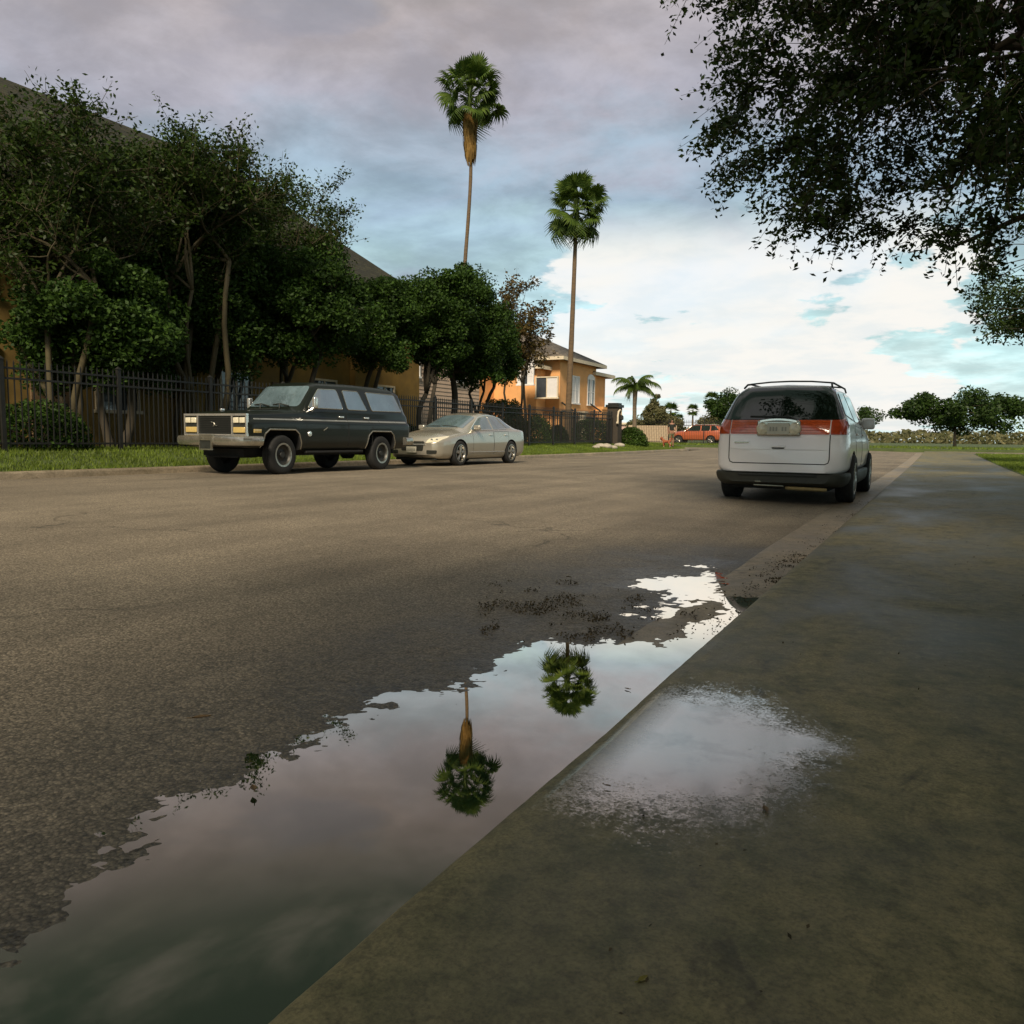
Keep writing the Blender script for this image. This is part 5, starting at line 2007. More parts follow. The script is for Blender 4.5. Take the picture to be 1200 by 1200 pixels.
class Skin:
    """lays panels, seams and trims on a body surface"""

    def __init__(self, me, root):
        bm = bmesh.new()
        bm.from_mesh(me)
        self.bvh = BVHTree.FromBMesh(bm)
        bm.free()
        self.root = root

    def hit(self, u, v, axis):
        o, d = {'left': (Vector((-4, u, v)), Vector((1, 0, 0))), 'right': (Vector((4, u, v)), Vector((-1, 0, 0))),
                'front': (Vector((u, 6, v)), Vector((0, -1, 0))), 'rear': (Vector((u, -6, v)), Vector((0, 1, 0))),
                'top': (Vector((u, v, 5)), Vector((0, 0, -1)))}[axis]
        p, nrm, _, _ = self.bvh.ray_cast(o, d)
        if p is None or p.dot(d) - o.dot(d) > 5.9:
            q = o - d * o.dot(d)
            ext = {'left': Vector((-0.95, 0, 0)), 'right': Vector((0.95, 0, 0)), 'front': Vector((0, 2.5, 0)), 'rear': Vector((0, -2.4, 0)), 'top': Vector((0, 0, 1.5))}[axis]
            p, nrm, _, _ = self.bvh.find_nearest(q + ext)
        if nrm.dot(d) > 0:
            nrm = -nrm
        return p, nrm

    @staticmethod
    def rounded(poly, r, k=5):
        n = len(poly)
        out = []
        for i in range(n):
            p, a, b = np.array(poly[i]), np.array(poly[i - 1]), np.array(poly[(i + 1) % n])
            la, lb = np.linalg.norm(a - p), np.linalg.norm(b - p)
            q = min(r, 0.42 * la, 0.42 * lb)
            p0, p1 = p + (a - p) / la * q, p + (b - p) / lb * q
            for j in range(k):
                t = j / (k - 1)
                out.append(tuple(p0 * (1 - t) ** 2 + p * 2 * t * (1 - t) + p1 * t * t))
        return out

    @staticmethod
    def resample(poly, step, closed=True):
        out = []
        n = len(poly)
        for i in range(n if closed else n - 1):
            a, b = np.array(poly[i]), np.array(poly[(i + 1) % n])
            k = max(1, int(np.linalg.norm(b - a) / step))
            for j in range(k):
                out.append(tuple(a + (b - a) * j / k))
        if not closed:
            out.append(tuple(poly[-1]))
        return out

    def panel(self, name, poly, axis, m, off=0.010, r=0.03, step=0.035, parent=None, back=0.02, bulge=0.0):
        b = self.resample(self.rounded(poly, r) if r else poly, step)
        xs, ys = [p[0] for p in b], [p[1] for p in b]
        pts = [Vector(p) for p in b]
        for gx in np.arange(min(xs) + step / 2, max(xs), step):
            for gy in np.arange(min(ys) + step / 2, max(ys), step):
                pts.append(Vector((gx, gy)))
        nb = len(b)
        vo, eo, fo, ov, oe, of = delaunay_2d_cdt(pts, [(i, (i + 1) % nb) for i in range(nb)], [], 1, 1e-5)
        vs, bd = [], []
        for v in vo:
            p, nrm = self.hit(v.x, v.y, axis)
            vs.append(p + nrm * off)
        nv = len(vs)
        cnt = {}
        for f in fo:
            for i in range(len(f)):
                e = (f[i], f[(i + 1) % len(f)])
                cnt[tuple(sorted(e))] = cnt.get(tuple(sorted(e)), []) + [e]
        fs = [tuple(f) for f in fo]
        rim = {}
        for k, es in cnt.items():
            if len(es) == 1:
                a, c = es[0]
                for q in (a, c):
                    if q not in rim:
                        p, nrm = self.hit(vo[q].x, vo[q].y, axis)
                        rim[q] = len(vs)
                        vs.append(p - nrm * back)
                fs.append((c, a, rim[a], rim[c]))
        me = bpy.data.meshes.new(name)
        me.from_pydata([tuple(v) for v in vs], [], fs)
        bm = bmesh.new()
        bm.from_mesh(me)
        bmesh.ops.recalc_face_normals(bm, faces=bm.faces)
        # an open sheet: make sure it faces out of the body
        d = {'left': Vector((-1, 0, 0)), 'right': Vector((1, 0, 0)), 'front': Vector((0, 1, 0)), 'rear': Vector((0, -1, 0)), 'top': Vector((0, 0, 1))}[axis]
        bm.faces.ensure_lookup_table()
        if sum(f.normal.dot(d) * f.calc_area() for f in bm.faces) < 0:
            bmesh.ops.reverse_faces(bm, faces=bm.faces)
        bm.to_mesh(me)
        bm.free()
        return link(name, me, m, parent or self.root, smooth=True, sharp=40)

    def trim(self, name, poly, axis, rad, m, closed=True, off=0.0, r=0.03, step=0.04, parent=None, n=6):
        b = self.rounded(poly, r) if (r and closed) else poly
        b = self.resample(b, step, closed)
        pts = []
        for u, v in b:
            p, nrm = self.hit(u, v, axis)
            pts.append(p + nrm * off)
        mb = MB()
        mb.tube(pts, rad, n, closed=closed)
        return mb.build(name, m, parent or self.root, smooth=True)


def rounded_box(name, dims, loc, m, parent, bevel=0.012, rot=None):
    bm = bmesh.new()
    bmesh.ops.create_cube(bm, size=1)
    for v in bm.verts:
        v.co = Vector((v.co.x * dims[0], v.co.y * dims[1], v.co.z * dims[2]))
    bmesh.ops.bevel(bm, geom=bm.edges[:], offset=min(bevel, min(dims) * 0.4), segments=3, affect='EDGES', profile=0.6)
    if rot is not None:
        bmesh.ops.rotate(bm, verts=bm.verts, cent=(0, 0, 0), matrix=rot)
    bmesh.ops.translate(bm, verts=bm.verts, vec=loc)
    me = bpy.data.meshes.new(name)
    bm.to_mesh(me)
    bm.free()
    return link(name, me, m, parent, smooth=True, sharp=40)


def wheel(parent, x, y, R, w, rim_r, side, style, rim_m, steer=0.0):
    """side: +1 outer face looks to +x"""
    wo = MB()
    h = w / 2
    prof = [(rim_r - 0.01, -h * 0.85), (rim_r + 0.02, -h), (R * 0.88, -h), (R * 0.965, -h * 0.86), (R, -h * 0.6)]
    prof += [(R * 0.985, -h * 0.40), (R, -h * 0.38), (R, -h * 0.06), (R * 0.985, -h * 0.04), (R * 0.985, h * 0.04), (R, h * 0.06), (R, h * 0.38), (R * 0.985, h * 0.40)]
    prof += [(R, h * 0.6), (R * 0.965, h * 0.86), (R * 0.88, h), (rim_r + 0.02, h), (rim_r - 0.01, h * 0.85), (rim_r - 0.03, h * 0.3), (rim_r - 0.03, -h * 0.3), (rim_r - 0.01, -h * 0.85)]
    wo.lathe(prof, 36, 'x')
    me = wo.mesh('wheel')
    t = link('wheel', me, M['tyre'], parent, smooth=True, sharp=40)
    t.location = (x, y, R)
    t.rotation_euler = (0, 0, steer)
    rb = MB()
    s = side
    rb.lathe([(rim_r - 0.008, s * h * 0.80), (rim_r + 0.012, s * h * 0.99), (rim_r - 0.002, s * h * 1.0), (rim_r - 0.03, s * h * 0.72), (rim_r - 0.04, s * h * 0.2)], 30, 'x')
    if style == 'spoke':
        for k in range(5):
            a = 2 * math.pi * k / 5 + 0.3
            for j in (-1, 1):
                b0, b1 = a + j * 0.20, a + j * 0.13
                p0 = Vector((s * h * 0.78, math.cos(b0) * 0.045, math.sin(b0) * 0.045))
                p1 = Vector((s * h * 0.80, math.cos(b1) * (rim_r - 0.02), math.sin(b1) * (rim_r - 0.02)))
                rb.tube([p0, p1], [0.026, 0.022], 6)
        rb.lathe([(0.0, s * h * 0.86), (0.05, s * h * 0.85), (0.062, s * h * 0.6)], 16, 'x')
    else:
        rb.lathe([(0.0, s * h * 0.80), (0.055, s * h * 0.80), (0.07, s * h * 0.55), (0.12, s * h * 0.42), (rim_r - 0.06, s * h * 0.5), (rim_r - 0.035, s * h * 0.62)], 24, 'x')
    rb.build('rim', rim_m, t, smooth=True)
    bk = MB()
    bk.lathe([(0.0, s * h * 0.08), (rim_r - 0.035, s * h * 0.08), (rim_r - 0.035, s * h * 0.0), (0.0, 0.0)], 20, 'x')
    bk.build('brake_disc', M['under'], t, smooth=True)
    return t


# ---------------- the black wagon
def black_wagon():
    S = 0.965
    root = empty('large_wagon', (0, 0, 0), 0, 'big old black wagon with square headlights and a chrome bumper', 'car', 'cars parked along the left kerb')

    def prof(wb, zb, zl, zbelt, rw, zr, crown=0.03):
        return [(0, zb), (wb * 0.90, zb), (wb * 0.985, zb + 0.13), (wb, zl - 0.035), (wb - 0.085, zl + 0.035), (wb - 0.095, zbelt), (rw, zr - 0.075), (rw * 0.78, zr - crown * 0.4), (0, zr)]
    rad = [0, 0.04, 0.10, 0.05, 0.04, 0.035, 0.09, 0.25, 0]
    st = [(2.62, prof(0.965, 0.62, 1.03, 1.135, 0.84, 1.19)), (2.56, prof(0.99, 0.52, 1.04, 1.15, 0.84, 1.21)), (1.9, prof(1.005, 0.50, 1.06, 1.18, 0.84, 1.25)),
          (1.25, prof(1.01, 0.47, 1.075, 1.215, 0.84, 1.285)), (1.15, prof(1.01, 0.47, 1.08, 1.23, 0.84, 1.305)), (0.60, prof(1.01, 0.47, 1.08, 1.265, 0.765, 1.82)),
          (0.42, prof(1.01, 0.47, 1.08, 1.27, 0.77, 1.875)), (-0.8, prof(1.01, 0.47, 1.08, 1.27, 0.78, 1.90)), (-2.2, prof(1.01, 0.47, 1.08, 1.27, 0.775, 1.885)),
          (-2.52, prof(1.005, 0.48, 1.08, 1.265, 0.765, 1.82)), (-2.72, prof(0.99, 0.52, 1.07, 1.23, 0.76, 1.42)), (-2.76, prof(0.96, 0.58, 1.05, 1.19, 0.76, 1.26))]
    me = loft(st, rad)
    WF, WR = 1.72, -1.57
    cutters = []
    for wy in (WF, WR):
        for s in (-1, 1):
            poly = [(wy - 0.55, 0.1), (wy - 0.53, 0.60), (wy - 0.47, 0.78), (wy - 0.36, 0.86), (wy + 0.36, 0.86), (wy + 0.47, 0.78), (wy + 0.53, 0.60), (wy + 0.55, 0.1)]
            cutters.append(MB().prism(poly, 'x', s * 0.52, s * 1.3))
    body = cut(me, cutters, M['paint_black'], M['under'])
    sk = Skin(me, root)
    link('body', body, None, root, smooth=True, sharp=30)
    # windows
    sk.panel('windshield', [(-0.78, 1.345), (0.78, 1.345), (0.70, 1.775), (-0.70, 1.775)], 'front', M['glass_sky_tint'], r=0.07)
    for ax in ('left', 'right'):
        for nm, poly in (('front_window', [(0.86, 1.325), (0.46, 1.72), (-0.13, 1.735), (-0.26, 1.325)]), ('rear_window', [(-0.42, 1.325), (-0.33, 1.735), (-0.88, 1.735), (-1.12, 1.325)]),
                         ('cargo_window', [(-1.30, 1.325), (-1.16, 1.735), (-2.28, 1.725), (-2.50, 1.34)])):
            w = sk.panel(nm, poly, ax, M['glass_sky_tint'] if ax == 'left' else M['glass_dark'], r=0.05)
            sk.trim('window_trim', poly, ax, 0.010, M['chrome_dull'], r=0.05, off=0.006, parent=w)
        for nm, x0, x1 in (('front_door', 1.02, -0.34), ('rear_door', -0.36, -1.22)):
            sk.trim('door_seam', [(x0, 0.55), (x0, 1.24), (x1, 1.24)] + [(x1, 0.55)], ax, 0.006, M['under'], closed=False, off=-0.002)
        sk.panel('shoulder_sheen_trim', [(2.45, 1.052), (2.45, 1.078), (-2.62, 1.110), (-2.62, 1.074)], ax, M['sheen_trim'], off=0.004, r=0.01, step=0.05)  # painted sky reflection along the shoulder ledge, together with its chrome trim
        sk.trim('body_moulding', [(2.5, 0.70), (2.29, 0.70)], ax, 0.012, M['chrome_dull'], closed=False)
        for wy in (WF, WR):
            poly = [(wy - 0.565, 0.50), (wy - 0.54, 0.62), (wy - 0.475, 0.795), (wy - 0.36, 0.875), (wy + 0.36, 0.875), (wy + 0.475, 0.795), (wy + 0.54, 0.62), (wy + 0.565, 0.50)]
            sk.trim('arch_trim', poly, ax, 0.016, M['chrome_dull'], closed=False, off=0.004)
        for yy in (-0.16, -1.06):
            p, nrm = sk.hit(yy, 1.16, ax)
            rounded_box('door_handle', (0.035, 0.17, 0.04), p + nrm * 0.018, M['chrome'], root)
    sk.trim('hood_seam', [(-0.82, 1.30), (-0.85, 2.55)], 'top', 0.006, M['under'], closed=False, off=-0.001)
    sk.trim('hood_seam', [(0.82, 1.30), (0.85, 2.55)], 'top', 0.006, M['under'], closed=False, off=-0.001)
    # nose: one chrome surround holding lamps and grille
    yF = 2.63
    fr = MB()
    for x0, x1, z0, z1 in ((-0.955, 0.955, 1.118, 1.158), (-0.955, 0.955, 0.745, 0.775), (-0.955, -0.925, 0.777, 1.116), (0.925, 0.955, 0.777, 1.116), (-0.545, -0.505, 0.777, 1.116), (0.505, 0.545, 0.777, 1.116)):
        fr.box(x0, x1, yF - 0.03, yF + 0.03, z0, z1)
    gf = fr.build('grille_surround', M['chrome'], root)
    gb = MB()
    gb.box(-0.503, 0.503, yF - 0.03, yF + 0.004, 0.777, 1.116)
    gr = gb.build('grille', M['plastic'], root)
    for k in range(9):
        b = MB()
        b.box(-0.50, 0.50, yF + 0.005, yF + 0.022, 0.80 + k * 0.034, 0.808 + k * 0.034)
        b.build('bar', M['under'], gr)
    b = MB()
    b.tube([(-0.09, yF + 0.034, 0.93), (-0.02, yF + 0.034, 0.945), (0.0, yF + 0.034, 0.985), (0.09, yF + 0.034, 1.0)], 0.010, 6)
    b.tube([(-0.05, yF + 0.035, 0.975), (0.03, yF + 0.035, 0.925)], 0.009, 6)
    b.build('emblem', M['chrome_dull'], gr)
    for s in (-1, 1):
        b = MB()
        b.box(min(s * 0.547, s * 0.923), max(s * 0.547, s * 0.923), yF - 0.03, yF + 0.004, 0.777, 1.116)
        bz = b.build('headlight_bezel', M['plastic'], root)
        for k in range(2):
            cx = s * (0.645 + 0.185 * k)
            rounded_box('headlight', (0.155, 0.04, 0.105), (cx, yF + 0.018, 1.035), M['lamp'], bz, 0.02)
        rounded_box('turn_lamp', (0.345, 0.035, 0.105), (s * 0.735, yF + 0.016, 0.855), M['amber'], bz, 0.015)
        p, nrm = sk.hit(2.40, 0.84, 'right' if s > 0 else 'left')
        rounded_box('side_marker', (0.02, 0.20, 0.07), p + nrm * 0.006, M['amber'], root, 0.008)
    # bumper wrapped round the nose
    def bumper(nm, sgn, y0, m):
        mb = MB()
        prof_ = [(0.0, 0.565), (0.055, 0.57), (0.085, 0.62), (0.085, 0.69), (0.06, 0.735), (0.0, 0.748), (-0.05, 0.748), (-0.05, 0.565)]
        pl = [(-1.04, y0 - 0.42), (-1.035, y0 - 0.16), (-0.97, y0 - 0.06), (-0.80, y0 - 0.015), (-0.4, y0), (0, y0 + 0.01), (0.4, y0), (0.80, y0 - 0.015), (0.97, y0 - 0.06), (1.035, y0 - 0.16), (1.04, y0 - 0.42)]
        vs, fs = [], []
        for i, (x, y) in enumerate(pl):
            a, b2 = pl[max(i - 1, 0)], pl[min(i + 1, len(pl) - 1)]
            t = Vector((b2[0] - a[0], b2[1] - a[1])).normalized()
            nx, ny = -t.y, t.x
            for o_, z in prof_:
                vs.append((x + nx * o_, (y + ny * o_) * sgn, z))
        k = len(prof_)
        for i in range(len(pl) - 1):
            for j in range(k):
                l = (j + 1) % k
                fs.append((i * k + j, i * k + l, (i + 1) * k + l, (i + 1) * k + j))
        fs += [tuple(range(k)), tuple((len(pl) - 1) * k + j for j in range(k))]
        mb.add(vs, fs)
        return mb.build(nm, m, root, smooth=True, sharp=35)
    bp = bumper('front_bumper', 1, 2.78, M['chrome_dull'])
    bumper('rear_bumper', -1, 2.86, M['chrome_dull'])
    mb = MB()
    for x0, x1, z0, z1 in ((-0.19, 0.19, 0.655, 0.685), (-0.19, 0.19, 0.475, 0.50), (-0.19, -0.165, 0.502, 0.653), (0.165, 0.19, 0.502, 0.653)):
        mb.box(x0, x1, 2.862, 2.90, z0, z1)
    mb.box(-0.19, 0.19, 2.80, 2.895, 0.688, 0.765)
    pf = mb.build('plate_frame', M['chrome_dull'], bp)
    mb = MB()
    mb.box(-0.163, 0.163, 2.865, 2.88, 0.502, 0.653)
    mb.build('plate_holder', M['plastic'], bp)
    # chassis, axles
    mb = MB()
    mb.box(-0.62, 0.62, -2.5, 2.45, 0.36, 0.50)
    mb.tube([(-0.8, WF, 0.40), (0.8, WF, 0.40)], 0.07, 8)
    mb.tube([(-0.8, WR, 0.40), (0.8, WR, 0.40)], 0.07, 8)
    mb.lathe([(0.02, -0.2), (0.17, -0.12), (0.17, 0.12), (0.02, 0.2)], 10, 'y', (0.15, WR, 0.40))
    mb.box(-0.5, 0.5, 2.0, 2.5, 0.33, 0.358)
    mb.build('chassis', M['under'], root)
    for s in (-1, 1):
        for wy in (WF, WR):
            wheel(root, s * 0.875, wy, 0.385, 0.27, 0.215, s, 'steel', M['rim_dark'])
            b = MB()
            b.lathe([(0.215, 0.875 * s + s * 0.12), (0.235, 0.875 * s + s * 0.139), (0.20, 0.875 * s + s * 0.136), (0.19, 0.875 * s + s * 0.09)], 30, 'x', (0, wy, 0.385))
            b.build('wheel_trim_ring', M['rim'], root, smooth=True)
        # mirror
        p, nrm = sk.hit(0.78, 1.36, 'right' if s > 0 else 'left')
        ml = rounded_box('side_mirror', (0.10, 0.11, 0.22), (p.x + s * 0.17, p.y + 0.02, 1.43), M['chrome'], root, 0.03)
        b = MB()
        b.tube([(p.x + s * 0.17, p.y + 0.02, 1.36), (p.x + s * 0.05, p.y - 0.02, 1.26), (p.x - s * 0.05, p.y - 0.04, 1.235)], 0.016, 6)
        b.tube([(p.x + s * 0.17, p.y + 0.02, 1.35), (p.x + s * 0.06, p.y + 0.16, 1.24), (p.x - s * 0.04, p.y + 0.18, 1.215)], 0.012, 6)
        b.build('bracket', M['chrome'], ml, smooth=True)
        # wipers
        b = MB()
        q0, n0 = sk.hit(s * 0.30 - 0.25, 1.36, 'front')
        q1, n1 = sk.hit(s * 0.30 + 0.26, 1.385, 'front')
        b.tube([q0 + Vector((0, 0.03, 0.0)), (q0 + q1) / 2 + Vector((0, 0.06, 0.03)), q1 + Vector((0, 0.03, 0))], 0.014, 6)
        b.tube([q0 + Vector((0.22, 0.10, -0.06)), (q0 + q1) / 2 + Vector((0, 0.065, 0.03))], 0.012, 6)
        b.build('wiper', M['plastic'], root, smooth=True)
    p, nrm = sk.hit(0.0, 2.45, 'top')
    rounded_box('hood_ornament', (0.05, 0.10, 0.045), p + Vector((0, 0, 0.02)), M['chrome'], root, 0.015)
    p, nrm = sk.hit(0.42, 1.36, 'top')
    rounded_box('cowl_vent', (0.7, 0.16, 0.02), (0, 1.33, sk.hit(0.0, 1.33, 'top')[0].z + 0.006), M['plastic'], root, 0.006)
    p, nrm = sk.hit(0.93, 0.80, 'left')
    b = MB()
    b.lathe([(0.0, -0.02), (0.05, -0.018), (0.058, 0.0)], 16, 'x', (p.x, p.y, p.z))
    b.build('fender_badge', M['chrome'], root, smooth=True)
    p, nrm = sk.hit(0.45, 0.90, 'left')
    b = MB()
    b.tube([(p.x - 0.012, p.y + 0.06, p.z - 0.03), (p.x - 0.012, p.y, p.z), (p.x - 0.012, p.y - 0.07, p.z + 0.035)], 0.012, 6)
    b.build('door_badge', M['chrome_dull'], root, smooth=True)
    # the trailing mudflap and dark side step under the sill
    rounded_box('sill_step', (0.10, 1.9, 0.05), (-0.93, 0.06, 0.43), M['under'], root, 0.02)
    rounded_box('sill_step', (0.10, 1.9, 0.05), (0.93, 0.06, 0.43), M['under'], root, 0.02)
    root.scale = (S * 0.90, S * 0.98, S * 1.035)
    return root


def set_on_road(root, x, y, rz, zoff=0.0):
    root.location = (x, y, float(road_base(np.array(x), np.array(y))) + 0.006 + zoff)
    root.rotation_euler = (0, 0, rz)


wag = black_wagon()
# front wheel and rear wheel on the street side give the wagon's place along the kerb
yf = at_x(342, 540, -11.05).y
yr = at_x(449, 540, -11.05).y
set_on_road(wag, -12.06, (yf + yr) / 2 + 0.10, math.pi)


# ---------------- generic passenger car used for the sedan and the orange car
def sedan_prof(wb, zb, zl, zbelt, rw, zr):
    return [(0, zb), (wb * 0.86, zb), (wb * 0.97, zb + 0.10), (wb, zl), (wb * 0.985, zl + 0.10), (wb * 0.955, zbelt), (rw, zr - 0.07), (rw * 0.72, zr - 0.014), (0, zr)]


SRAD = [0, 0.05, 0.08, 0.10, 0.08, 0.06, 0.12, 0.25, 0]


def silver_sedan():
    root = empty('sedan', (0, 0, 0), 0, 'silver gold four door sedan parked nose to the black wagon tail', 'car', 'cars parked along the left kerb')
    sp = sedan_prof
    st = [(2.43, sp(0.60, 0.30, 0.50, 0.60, 0.48, 0.66)), (2.36, sp(0.74, 0.24, 0.52, 0.65, 0.60, 0.73)), (2.22, sp(0.83, 0.20, 0.55, 0.69, 0.66, 0.79)), (1.95, sp(0.88, 0.19, 0.58, 0.755, 0.69, 0.87)),
          (1.55, sp(0.895, 0.19, 0.60, 0.83, 0.69, 0.945)), (1.22, sp(0.895, 0.18, 0.61, 0.865, 0.69, 0.985)), (1.15, sp(0.895, 0.18, 0.61, 0.875, 0.71, 1.005)), (0.12, sp(0.895, 0.18, 0.62, 0.925, 0.615, 1.40)),
          (-0.20, sp(0.895, 0.18, 0.62, 0.94, 0.605, 1.46)), (-0.65, sp(0.895, 0.18, 0.63, 0.955, 0.60, 1.465)), (-1.15, sp(0.895, 0.18, 0.64, 0.965, 0.60, 1.395)), (-1.92, sp(0.89, 0.19, 0.66, 0.985, 0.63, 1.12)),
          (-2.05, sp(0.885, 0.20, 0.67, 0.99, 0.64, 1.085)), (-2.28, sp(0.85, 0.24, 0.68, 0.97, 0.62, 1.05)), (-2.40, sp(0.77, 0.30, 0.68, 0.93, 0.58, 1.01)), (-2.45, sp(0.62, 0.36, 0.66, 0.86, 0.5, 0.94))]
    me = loft(st, SRAD)
    WF, WR = 1.46, -1.39
    cutters = []
    for wy in (WF, WR):
        for s in (-1, 1):
            poly = [(wy + 0.385 * math.cos(a), 0.33 + 0.385 * math.sin(a)) for a in np.linspace(-0.6, math.pi + 0.6, 18)]
            cutters.append(MB().prism(poly, 'x', s * 0.55, s * 1.2))
    body = cut(me, cutters, M['paint_gold'], M['under'])
    sk = Skin(me, root)
    link('body', body, None, root, smooth=True, sharp=30)
    sk.panel('windshield', [(-0.655, 1.00), (-0.35, 1.085), (0, 1.105), (0.35, 1.085), (0.655, 1.00), (0.565, 0.22), (0, 0.17), (-0.565, 0.22)], 'top', M['glass_sky_tint'], r=0.04)
    sk.panel('rear_window', [(-0.58, 1.12), (0.58, 1.12), (0.50, 1.36), (-0.50, 1.36)], 'rear', M['glass_dark'], r=0.06)
    for ax in ('left', 'right'):
        for nm, poly in (('front_window', [(0.78, 0.965), (0.12, 1.295), (-0.28, 1.36), (-0.30, 0.975)]), ('back_window', [(-0.38, 0.975), (-0.36, 1.365), (-0.80, 1.345), (-1.16, 1.0)]), ('quarter_window', [(-1.20, 1.02), (-0.88, 1.345), (-1.16, 1.28), (-1.52, 1.06)])):
            w = sk.panel(nm, poly, ax, M['glass_sky_tint'], r=0.035, step=0.06)
        sk.trim('window_trim', [(0.84, 0.945), (-1.56, 1.03), (-1.15, 1.315), (-0.75, 1.385), (-0.2, 1.38), (0.13, 1.315)], ax, 0.011, M['chrome'], r=0.03, off=0.004)
        for x0, x1 in ((0.80, -0.34), (-0.36, -1.25)):
            sk.trim('door_seam', [(x0, 0.30), (x0, 0.93), (x1, 0.95)] + ([(x1, 0.30)] if x1 > -1 else [(x1 + 0.02, 0.72), (x1 + 0.30, 0.34)]), ax, 0.005, M['under'], closed=False, off=-0.002)
        sk.trim('side_moulding', [(1.02, 0.36), (-0.95, 0.36)], ax, 0.016, M['chrome_dull'], closed=False, off=0.002)
        for yy in (-0.18, -1.06):
            p, nrm = sk.hit(yy, 0.84, ax)
            rounded_box('door_handle', (0.03, 0.17, 0.03), p + nrm * 0.012, M['chrome'], root)
        s = 1 if ax == 'right' else -1
        p, nrm = sk.hit(0.62, 0.99, ax)
        mm = rounded_box('side_mirror', (0.20, 0.11, 0.13), (p.x + s * 0.13, p.y + 0.03, 1.03), M['paint_gold'], root, 0.04)
        b = MB()
        b.tube([(p.x - s * 0.02, p.y + 0.02, 0.965), (p.x + s * 0.09, p.y + 0.03, 0.985)], 0.025, 6)
        b.build('bracket', M['plastic'], mm, smooth=True)
        hl = sk.panel('headlight', [(s * 0.42, 0.60), (s * 0.47, 0.71), (s * 0.80, 0.79), (s * 0.825, 0.74), (s * 0.74, 0.63)], 'front', M['lamp'], r=0.03, step=0.04)
        for k in range(2):
            q, nn = sk.hit(s * (0.55 + 0.13 * k), 0.675, 'front')
            b = MB()
            b.lathe([(0.0, 0.012), (0.035, 0.010), (0.045, -0.004)], 12, 'y', (q.x, q.y, q.z))
            b.build('reflector', M['chrome'], hl, smooth=True)
        sk.panel('fog_recess', [(s * 0.45, 0.32), (s * 0.45, 0.42), (s * 0.72, 0.42), (s * 0.70, 0.33)], 'front', M['plastic'], r=0.03, step=0.05)
        sk.panel('tail_light', [(s * 0.40, 0.80), (s * 0.42, 0.93), (s * 0.76, 0.93), (s * 0.74, 0.80)], 'rear', M['red_lens'], r=0.03, step=0.05)
    sk.panel('upper_grille', [(-0.36, 0.645), (0.36, 0.645), (0.40, 0.585), (-0.40, 0.585)], 'front', M['plastic'], r=0.02, step=0.04)
    sk.panel('lower_grille', [(-0.36, 0.545), (0.36, 0.545), (0.33, 0.40), (-0.33, 0.40)], 'front', M['plastic'], r=0.03, step=0.05)
    sk.trim('grille_bar', [(-0.42, 0.565), (0.42, 0.565)], 'front', 0.016, M['chrome'], closed=False, off=0.006)
    p, nrm = sk.hit(0, 0.44, 'front')
    pl = rounded_box('number_plate', (0.31, 0.015, 0.155), (0, p.y + 0.035, 0.43), M['plate'], root, 0.004)
    for k in range(6):
        rounded_box('plate_character', (0.024, 0.004, 0.06), (-0.105 + 0.042 * k, p.y + 0.0445, 0.43), M['plate_mark'], pl, 0.001)
    rounded_box('air_dam', (1.25, 0.10, 0.06), (0, 2.24, 0.185), M['plastic'], root, 0.02)
    rounded_box('floor_pan', (1.3, 4.0, 0.06), (0, 0, 0.19), M['under'], root, 0.02)
    b = MB()
    for s in (-1, 1):
        q0, q1 = sk.hit(s * 0.27 - 0.24, 1.05, 'top')[0], sk.hit(s * 0.27 + 0.24, 1.02, 'top')[0]
        b.tube([q0 + Vector((0, 0.0, 0.02)), (q0 + q1) / 2 + Vector((0, 0.0, 0.03)), q1 + Vector((0, 0.0, 0.02))], 0.010, 6)
    b.build('wiper', M['plastic'], root, smooth=True)
    for s in (-1, 1):
        for wy in (WF, WR):
            wheel(root, s * 0.79, wy, 0.335, 0.215, 0.225, s, 'spoke', M['rim'])
    return root


sed = silver_sedan()
yf, yr = at_x(543, 530, -11.15).y, at_x(598, 530, -11.15).y
set_on_road(sed, -12.05, (yf + yr) / 2 + 0.03, math.pi)


